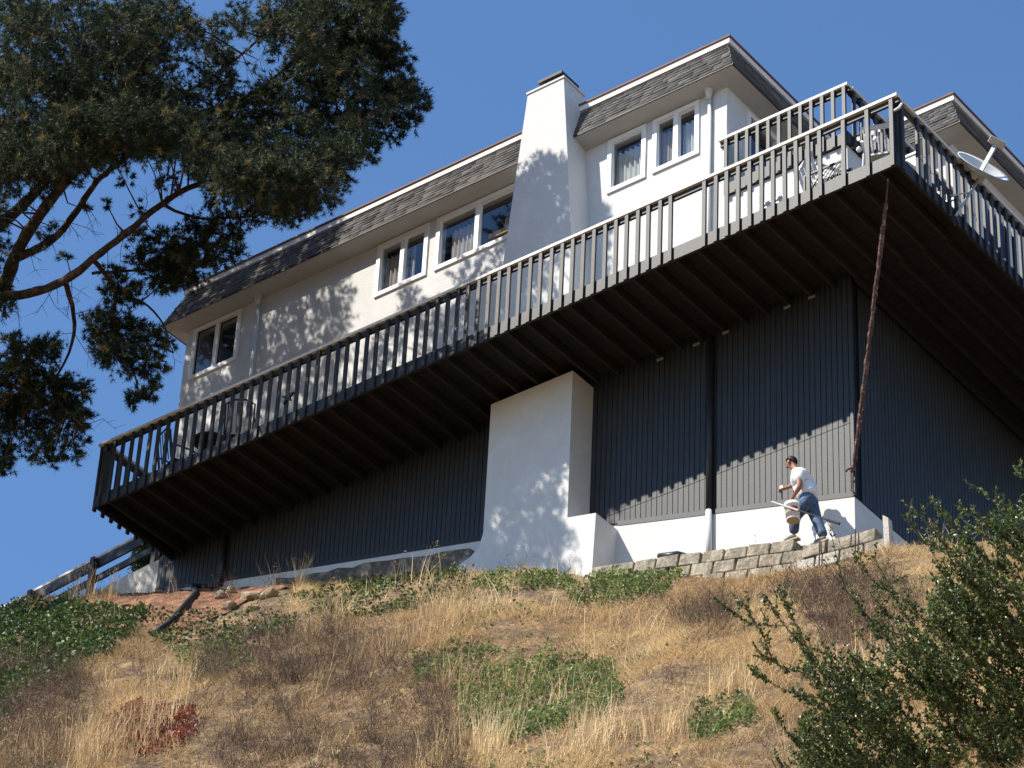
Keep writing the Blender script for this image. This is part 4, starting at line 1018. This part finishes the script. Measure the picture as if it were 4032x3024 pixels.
for c, r, dn in lobes3:
    nt_ = max(6, int(120 * dn * (r / .5) ** 2))
    j = np.argmin(((limb_pts - c) ** 2).sum(1)); lp = limb_pts[j]
    if np.linalg.norm(lp - c) < 2.2:
        m_ = (lp + c) / 2 + rng.normal(size=3) * .08
        twigs.tube([lp, m_, c], [.020, .014, .008], 4, False)
    lobe_t = rng.uniform(-.2, .2)
    dirs = unit(rng.normal(size=(nt_, 3)) + np.array([0, 0, .25]))
    rad_ = r * rng.uniform(.45, 1.08, nt_) * (1 + .22 * np.sin(dirs[:, 0] * 5 + c[0] * 7) * np.cos(dirs[:, 2] * 6))
    tw_t = np.where(rng.random(nt_) < .24, rng.uniform(.45, .78, nt_), rng.uniform(.02, .40, nt_)) + lobe_t * .6; tw_t = np.where(rng.random(nt_) < .03, .95, tw_t)
    for k in range(nt_):
        tip = c + dirs[k] * rad_[k]; st_ = c + dirs[k] * rad_[k] * .25 + rng.normal(size=3) * r * .12
        if k % 4 == 0: twigs.tube([st_, (st_ + tip) / 2 + rng.normal(size=3) * .02, tip], [.007, .005, .003], 3, False)
        for q_ in (.62, .82, 1.0):
            nd_c.append(st_ + (tip - st_) * q_ + rng.normal(size=3) * .012); nd_d.append(unit(tip - st_ + np.array([0, 0, .03])))
            nd_t.append(np.clip(tw_t[k] + .06 * rng.normal() + .2 * (q_ - .8), 0, 1))
print('tufts', len(nd_c))
for k in rng.integers(0, len(limb_pts), 230):      # fine bare twigs drooping from the limbs
    a_ = limb_pts[k]; d_ = unit(rng.normal(size=3) + np.array([0, 0, -.5])); l_ = rng.uniform(.25, .75)
    m_ = a_ + d_ * l_ * .5; e_ = m_ + unit(d_ + np.array([0, 0, -.6]) + rng.normal(size=3) * .4) * l_ * .5
    twigs.tube([a_, m_, e_], [.008, .006, .003], 3, False)
    for _ in range(3):
        b2 = m_ + (e_ - m_) * rng.random(); twigs.tube([b2, b2 + unit(d_ + rng.normal(size=3)) * l_ * .35], [.004, .002], 3, False)
twigs.build('twigs', M['bark'], pine)
nd_c = np.array(nd_c); nd_d = np.array(nd_d); nd_t = np.array(nd_t)
NN = 15
def tufts(c, d, t, n, l0, l1, w):
    m_ = len(c)
    nd = unit(d[:, None, :] * .75 + rng.normal(size=(m_, n, 3)) * .62)
    L = rng.uniform(l0, l1, (m_, n, 1))
    side = unit(np.cross(nd, rng.normal(size=(m_, n, 3)))) * w
    base = c[:, None, :] + nd * .008
    V = np.stack([base - side, base + side, base + nd * L], 2).reshape(-1, 3)
    T = np.arange(len(V)).reshape(-1, 3)
    tt = np.repeat(np.repeat(t, n) + rng.normal(size=m_ * n) * .05, 3)
    return V, T, tt
V, T, tt = tufts(nd_c, nd_d, nd_t, NN, .06, .125, .0066)
trimesh('crown', V, T, M['needle'], tt, pine)

# ------------------------------------------------------------------ leafy shrub on the right, in front of the slope
sroot = att(4250, 3500, 31.0); gz = float(ground(sroot[0], sroot[1]))
shrub = thing('leafy_shrub', (sroot[0], sroot[1], gz), 'large green small leaved shrub growing below the block wall end', 'shrub')
def catmull(P, m_=5):
    Q = []; n = len(P)
    for k in range(n - 1):
        a, b, c, d = P[max(k-1, 0)], P[k], P[k+1], P[min(k+2, n-1)]
        for j in range(m_):
            s_ = j / m_; Q.append(.5 * ((2*b) + (c - a) * s_ + (2*a - 5*b + 4*c - d) * s_**2 + (3*b - a - 3*c + d) * s_**3))
    Q.append(P[-1]); return np.array(Q)
TIPS = [(2849, 2380, .9), (2925, 2374, .9), (3010, 2338, .9), (3071, 2326, .9), (2974, 2551, 1), (2961, 2648, 1), (3040, 2788, 1), (3058, 2988, 1), (3120, 2480, 1),
        (3223, 2195, .12), (3265, 2065, .35), (3370, 2200, .6), (3440, 2190, .8), (3545, 2022, .7), (3557, 1974, .7), (3660, 1956, .9), (3760, 1990, 1), (3840, 1913, .9), (3930, 1960, 1), (3988, 1822, .8), (4060, 1880, 1), (4100, 1990, 1),
        (3330, 2300, .9), (3420, 2330, 1), (3520, 2350, 1), (3640, 2120, 1), (3720, 2150, 1), (3800, 2090, 1), (3900, 2080, 1), (4010, 2050, 1), (3380, 2500, .9), (3250, 2560, 1), (3180, 2640, 1), (3150, 2740, 1), (3200, 2860, 1), (3250, 2960, 1), (3150, 2930, 1), (3350, 2580, 1)]
BODY = [(3060, 3150), (3150, 2760), (3120, 2560), (3230, 2560), (3390, 2520), (3480, 2360), (3640, 2380), (3690, 2150), (3800, 2060), (3930, 2020), (4060, 1960), (4300, 1900), (4300, 3150)]
while len(TIPS) < 600:
    u = rng.uniform(3050, 4280); v = rng.uniform(1900, 3120)
    if inpoly(np.array([u]), np.array([v]), BODY)[0]: TIPS.append((u, v, 1))
stems = MB(); lc, ln, lt, lsz = [], [], [], []
MB().tube([Vector((sroot[0], sroot[1], gz - .2)), Vector(sroot + (0, 0, -.8)), Vector(sroot)], [.09, .075, .06], 8).build('trunk', M['stem'], shrub, True)
nodes = [np.array(sroot)]
TIPS.sort(key=lambda q_: -(q_[0] * .7 + q_[1]))
for (u, v, leafy) in TIPS:
    t = 30.9 + rng.uniform(-1.0, 1.0); tip = att(u, v, t)
    # each branch leaves an older branch that lies below it towards the root
    cand = np.array(nodes); dvec = tip - cand; dist = np.linalg.norm(dvec, axis=1)
    want = .55 if leafy > .4 else .8
    cost = np.abs(dist - want) + .75 * (1 - (dvec @ (-.77 * _rt + .64 * _up)) / np.maximum(dist, .02))
    h = cand[np.argmin(cost)]
    mid = (h + tip) / 2 + np.array([0, 0, -.07]) + rng.normal(size=3) * .04
    Q = catmull([h, mid, tip], 6); stems.tube(list(map(Vector, Q)), list(np.linspace(.008, .003, len(Q))), 3, False)
    nodes += [Q[4], Q[7], Q[10]]
    L = np.linalg.norm(np.diff(Q, axis=0), axis=1).sum()
    sub = [(Q, .8)]
    for k in range(int(11 * L) + 2):         # side shoots
        i = rng.integers(len(Q) // 4, len(Q) - 1); d0 = unit(Q[i] - Q[i - 1]); sd_ = unit(d0 * .9 + rng.normal(size=3) * .65 + np.array([0, 0, .3])); ll = rng.uniform(.08, .22)
        if leafy < .5: ll *= .4
        q2 = np.array([Q[i], Q[i] + sd_ * ll * .5, Q[i] + unit(sd_ + np.array([0, 0, .25])) * ll]); sub.append((q2, 1.0))
        stems.tube([q2[0], q2[2]], [.003, .002], 3, False)
    for q2, w in sub:
        ll = np.linalg.norm(np.diff(q2, axis=0), axis=1).sum(); n = int(ll / .0095 * leafy * w)
        if n < 1: continue
        f = rng.uniform(.12, 1, n) * (len(q2) - 1.001); i = f.astype(int); fr_ = (f - i)[:, None]
        p = q2[i] * (1 - fr_) + q2[i + 1] * fr_; dd = unit(q2[i + 1] - q2[i])
        od = unit(dd * .55 + rng.normal(size=(n, 3)) * .7)
        lc.append(p); ln.append(od); lt.append(np.clip(rng.normal(.45, .24, n), 0, .85)); lsz.append(rng.uniform(.020, .034, n))
stems.build('stems', M['stem'], shrub)
lc = np.concatenate(lc); ln = np.concatenate(ln); lt = np.concatenate(lt); lsz = np.concatenate(lsz)
lt = np.where(rng.random(len(lt)) < .03, 1.0, lt)
print('shrub leaves', len(lc))
def leaves(c, d, size, tint, asp=.55, fold=.25):
    n = len(c); s_ = size[:, None]
    side = unit(np.cross(d, rng.normal(size=(n, 3)))); nr = np.cross(d, side)
    w = side * s_ * asp * .5
    b = c; m1 = c + d * s_ * .55 + w + nr * s_ * fold * .3; m2 = c + d * s_ * .55 - w + nr * s_ * fold * .3; tp = c + d * s_ - nr * s_ * .05; mm = c + d * s_ * .55
    V = np.stack([b, m1, tp, m2], 1).reshape(-1, 3); o = np.arange(n)[:, None, None] * 4
    T = (np.array([[0, 2, 1], [0, 3, 2]])[None] + o).reshape(-1, 3)
    return V, T, np.repeat(tint, 4)
V, T, tt = leaves(lc, ln, lsz * 1.35, lt, .66)
trimesh('leaves', V, T, M['leaf'], tt, shrub)

# dark shrub behind the walkway railing
ds = thing('dark_shrub', (-18.0, 3.6, -.8), 'dark leafy shrub behind the walkway railing at the house end', 'shrub')
n = 3200; c = at(585, 2190, 1, 3.4); P = c + unit(rng.normal(size=(n, 3))) * (rng.random((n, 1)) ** .4) * np.array([.40, .3, .42])
V, T, tt = leaves(P, unit(rng.normal(size=(n, 3))), rng.uniform(.05, .09, n), rng.uniform(0, .7, n), .5); trimesh('leaves', V, T, M['ivy'], tt, ds)
MB().tube([(-18.0, 3.6, -.9), (c[0], 3.5, c[2] - .5), tuple(c)], [.05, .04, .02], 6).build('stem', M['stem'], ds)

# ------------------------------------------------------------------ plants on the slope
def sample(n, x0=-27, x1=10, y0=-26, y1=1.9):
    x = rng.uniform(x0, x1, n); y = rng.uniform(y0, y1, n); ye = np.interp(x, EX, EY)
    ok = y < ye - .04; x, y = x[ok], y[ok]; z = ground(x, y)
    u, v = topx(np.stack([x, y, z], 1)); u = u / D; v = v / D
    ok = (u > -600) & (u < 3600) & (v < 2200) & (v > 900)
    return x[ok], y[ok], z[ok], u[ok], v[ok]
IVY = [(-200, 1330), (120, 1312), (235, 1318), (330, 1330), (300, 1370), (250, 1420), (180, 1440), (130, 1490), (40, 1530), (0, 1600), (-200, 1640)]
DIRT = [(255, 1285), (400, 1270), (640, 1262), (620, 1330), (500, 1345), (300, 1335), (220, 1345), (240, 1310)]
HOLLOW = [(330, 1340), (640, 1330), (640, 1390), (520, 1420), (330, 1390)]
DARKG = [(620, 1290), (1000, 1240), (1030, 1300), (900, 1330), (700, 1350)]
GREEN = [[(985, 1500), (1050, 1450), (1200, 1420), (1330, 1440), (1345, 1520), (1250, 1590), (1080, 1610), (1000, 1590)], [(1230, 1290), (1300, 1250), (1420, 1225), (1500, 1200), (1530, 1230), (1430, 1290), (1320, 1320), (1240, 1315)],
         [(1010, 1262), (1100, 1245), (1235, 1245), (1240, 1280), (1100, 1290)], [(900, 1430), (1010, 1400), (1100, 1410), (1000, 1480), (900, 1480)], [(1480, 1530), (1600, 1500), (1650, 1560), (1500, 1620)], [(370, 1400), (520, 1390), (560, 1440), (420, 1470)]]
BRUSH = [[(-200, 1480), (80, 1440), (220, 1450), (220, 1560), (120, 1700), (-200, 1860)], [(430, 1420), (560, 1380), (720, 1370), (900, 1400), (960, 1500), (1000, 1600), (1060, 1700), (1000, 1860), (420, 1860), (400, 1560)],
         [(1700, 1300), (1900, 1230), (2000, 1300), (1950, 1420), (1800, 1420)], [(1440, 1330), (1560, 1290), (1640, 1380), (1500, 1400)]]
RED = [(210, 1570), (300, 1530), (420, 1530), (430, 1600), (330, 1640), (220, 1620)]

# bare red dirt where the ground cover has slipped
gxs = np.arange(-18.5, -12.0, .07); gys = np.arange(-4.5, 1.9, .07); DX, DY = np.meshgrid(gxs, gys, indexing='ij'); DZ_ = ground(DX, DY)
du, dv = topx(np.stack([DX, DY, DZ_], -1)); du = du / D; dv = dv / D
big = [(225, 1275), (400, 1258), (700, 1240), (690, 1345), (520, 1385), (300, 1365), (190, 1355)]
ins = inpoly(du + 26 * fbm(DX * 2, DY * 2, 91), dv + 14 * fbm(DX * 2.4, DY * 2.4, 92), big)
DZ_ = DZ_ + .015 + .09 * np.abs(fbm(DX * 2.5, DY * 2.5, 93)) + .05 * fbm(DX * 7, DY * 7, 94)
I = np.arange(DX.size).reshape(DX.shape); qk = ins[:-1, :-1] & ins[1:, :-1] & ins[1:, 1:] & ins[:-1, 1:]
T = np.concatenate([np.stack([I[:-1, :-1], I[1:, :-1], I[1:, 1:]], -1)[qk], np.stack([I[:-1, :-1], I[1:, 1:], I[:-1, 1:]], -1)[qk]])
us, inv = np.unique(T, return_inverse=True)
structure(trimesh('bare_dirt', np.stack([DX, DY, DZ_], -1).reshape(-1, 3)[us], inv.reshape(-1, 3), M['dirt'], smooth=True))

# dry grass
x, y, z, u, v = sample(1800000, -27, 17, -20)
nz = fbm(x * .55, y * .55, 31) ; n2 = fbm(x * 2.2, y * 2.2, 41)
green = np.zeros(len(x), bool)
for g in GREEN: green |= inpoly(u + 18 * n2, v + 14 * nz, g)
brush = np.zeros(len(x), bool)
for g in BRUSH: brush |= inpoly(u + 50 * nz, v + 30 * n2, g)
ivy = inpoly(u + 25 * n2, v + 20 * nz, IVY); dirt = inpoly(u + 15 * n2, v + 8 * nz, DIRT); hol = inpoly(u + 15 * n2, v, HOLLOW); dkg = inpoly(u, v + 8 * n2, DARKG)
dens = np.clip(.70 + .45 * nz + .45 * n2, .15, 1)
dens = np.where(green, dens * .12, dens); dens = np.where(inpoly(u, v, RED), dens * .3, dens); dens = np.where(brush, dens * .5, dens); dens = np.where(ivy, .015, dens); dens = np.where(dirt, .008, dens); dens = np.where(hol | dkg, dens * .15, dens)
dens = dens * np.where((u > -100) & (u < 2300) & (v < 1780), 1.0, .28)     # thinner beyond the picture
keep = rng.random(len(x)) < dens
x, y, z, nz, n2, u, v, brush = x[keep], y[keep], z[keep], nz[keep], n2[keep], u[keep], v[keep], brush[keep]
n = len(x); print('grass blades', n)
tall = (fbm(x * .8 + 9, y * .8, 51) > .22) & (rng.random(n) < np.where((u < 1000) | (v > 1480), .30, .05))
Lb = rng.uniform(.09, .22, n) * np.clip(1 + .9 * n2 + .5 * nz, .4, 1.8); Lb = np.where(tall, rng.uniform(.35, .75, n), Lb)
Lb = Lb * np.clip((np.interp(x, EX, EY) - y) / .5 * .6 + .4, .4, 1)
ang = rng.uniform(0, 2 * math.pi, n) * 1.0; wind = fbm(x * .5, y * .5 + 30, 61) * 3 + .8
lean = np.where(tall, rng.uniform(.1, .5, n), rng.uniform(.5, 2.2, n))
dxy = np.stack([np.cos(ang) * .75 + np.cos(wind) * .45, np.sin(ang) * .75 + np.sin(wind) * .45 - .35], 1) * lean[:, None]
dirb = unit(np.concatenate([dxy, np.ones((n, 1))], 1)); base = np.stack([x, y, z - .02], 1)
mid = base + dirb * (Lb * .55)[:, None]; tipd = unit(dirb + np.concatenate([dxy * .5, -.35 * np.ones((n, 1)) * np.minimum(lean, 1)[:, None]], 1)); tip = mid + tipd * (Lb * .5)[:, None]
side = unit(np.cross(dirb, np.stack([np.cos(ang * 3.1), np.sin(ang * 3.1), np.zeros(n) + .1], 1))) * rng.uniform(.0026, .0056, n)[:, None]
V = np.stack([base - side, base + side, mid - side * .8, mid + side * .8, tip], 1).reshape(-1, 3)
T = (np.array([[0, 1, 3], [0, 3, 2], [2, 3, 4]])[None] + np.arange(n)[:, None, None] * 5).reshape(-1, 3)
tint = np.clip(.56 + .42 * fbm(x * .35 + 3, y * .35, 71) + .22 * n2 + rng.normal(size=n) * .13 + np.where(tall, .14, 0) - np.where(brush, .18, 0), 0, 1)
gr = stuff(trimesh('dry_grass', V, T, M['grass'], np.repeat(tint, 5))); tag(gr, 'dry golden grass covering the steep hillside', 'grass')

# seed heads on the tall stalks
idx = np.nonzero(tall)[0]; idx = idx[rng.random(len(idx)) < .22]
sc3 = np.repeat(tip[idx], 7, 0) + rng.normal(size=(len(idx) * 7, 3)) * np.array([.02, .02, .03]); sd3 = unit(np.repeat(tipd[idx], 7, 0) + rng.normal(size=(len(idx) * 7, 3)) * .7)
V, T, tt = leaves(sc3, sd3, rng.uniform(.025, .05, len(sc3)), rng.uniform(.3, .85, len(sc3)), .25)
tag(stuff(trimesh('seed_heads', V, T, M['grass'], tt)), 'small dry seed heads on tall grass stalks over the slope', 'seed heads')

# dead brush
x, y, z, u, v = sample(16000); nz = fbm(x * .7, y * .7, 33); m_ = np.zeros(len(x), bool)
for g in BRUSH: m_ |= inpoly(u + 30 * nz, v + 20 * nz, g)
m_ = m_ & (rng.random(len(x)) < .55) | (rng.random(len(x)) < .02) & ~inpoly(u, v, IVY)
x, y, z = x[m_], y[m_], z[m_]; print('brush clumps', len(x))
B, DR, LL, TT = [], [], [], []
for k in range(len(x)):
    h = rng.uniform(.25, .62); nst = 30; cx = np.array([x[k], y[k], z[k]])
    d = unit(rng.normal(size=(nst, 3)) * np.array([.55, .55, .25]) + np.array([0, -.12, .85])); l = h * rng.uniform(.6, 1.1, nst); b = cx + rng.normal(size=(nst, 3)) * np.array([.06, .06, 0])
    t0 = rng.uniform(.15, .7)
    B.append(b); DR.append(d); LL.append(l); TT.append(np.full(nst, t0) + rng.normal(size=nst) * .12)
    for rep in range(3):    # twiglets
        f = rng.uniform(.4, 1, nst)[:, None]; b2 = b + d * l[:, None] * f; d2 = unit(d + rng.normal(size=(nst, 3)) * .7); l2 = h * rng.uniform(.12, .34, nst)
        B.append(b2); DR.append(d2); LL.append(l2); TT.append(np.full(nst, t0) + rng.normal(size=nst) * .15 + .05)
B = np.concatenate(B); DR = np.concatenate(DR); LL = np.concatenate(LL); TT = np.concatenate(TT); n = len(B)
side = unit(np.cross(DR, rng.normal(size=(n, 3)))) * rng.uniform(.0022, .0045, n)[:, None]
V = np.stack([B - side, B + side, B + DR * LL[:, None]], 1).reshape(-1, 3)
tag(stuff(trimesh('dead_brush', V, np.arange(len(V)).reshape(-1, 3), M['brush'], np.repeat(TT, 3))), 'grey brown dead twiggy weeds among the dry grass', 'brush')

# green ground cover, ivy and red leaved plants
def cover(name, polys, nsamp, m_, label, cat, s0, s1, hmax, jit=18, dn=1.0, extra=0.0, seed=81, tb0=.5):
    bx = (-27, 10, -26, 1.9)
    if not extra:      # restrict the sampling to the ground the patches lie on
        x, y, z, u, v = sample(40000); ok = np.zeros(len(x), bool)
        for g in polys: ok |= inpoly(u, v, g)
        bx2 = (x[ok].min() - .6, x[ok].max() + .6, y[ok].min() - .8, min(1.9, y[ok].max() + .8))
        nsamp = int(nsamp * (bx2[1] - bx2[0]) * (bx2[3] - bx2[2]) / ((bx[1] - bx[0]) * (bx[3] - bx[2]))); bx = bx2
    x, y, z, u, v = sample(nsamp, *bx); n1 = fbm(x * 1.3, y * 1.3, seed); n2_ = fbm(x * 4, y * 4, seed + 7)
    ok = np.zeros(len(x), bool)
    for g in polys: ok |= inpoly(u + jit * n2_ * 1.5, v + jit * n1, g)
    ok |= (rng.random(len(x)) < extra) & (fbm(x * 1.1, y * 1.1, seed + 3) > .28)
    ok &= rng.random(len(x)) < np.clip(dn * (.65 + .9 * n2_), .03, 1)
    x, y, z, n2_ = x[ok], y[ok], z[ok], n2_[ok]; n = len(x); print(name, n)
    hh = hmax * rng.random(n) ** .8 * np.clip(.6 + n2_, .15, 1.3)
    P = np.stack([x, y, z + hh], 1)
    d = unit(rng.normal(size=(n, 3)) * np.array([1, 1, .5]) + np.array([0, -.35, .35]))
    V, T, tt = leaves(P, d, rng.uniform(s0, s1, n), np.clip(tb0 + .35 * n2_ + rng.normal(size=n) * .16 + .25 * (hh / hmax - .5), 0, 1), .7)
    return tag(stuff(trimesh(name, V, T, m_, tt)), label, cat)
cover('green_ground_cover', GREEN, 1500000, M['cover'], 'patches of low green leafy ground cover on the dry slope', 'ground cover', .035, .07, .22, dn=1.3, extra=.10)
cover('ivy_cover', [IVY], 900000, M['ivy'], 'dark green ivy covering the slope beneath the walkway railing', 'ivy', .05, .09, .30, dn=1.4)
cover('weeds', [DARKG, HOLLOW], 700000, M['ivy'], 'dark green weeds growing under the footing', 'weeds', .04, .08, .22, dn=.8)
cover('red_succulents', [RED], 1800000, M['redplant'], 'patch of red leaved succulents in the dry grass', 'succulents', .04, .075, .14, dn=1.2)
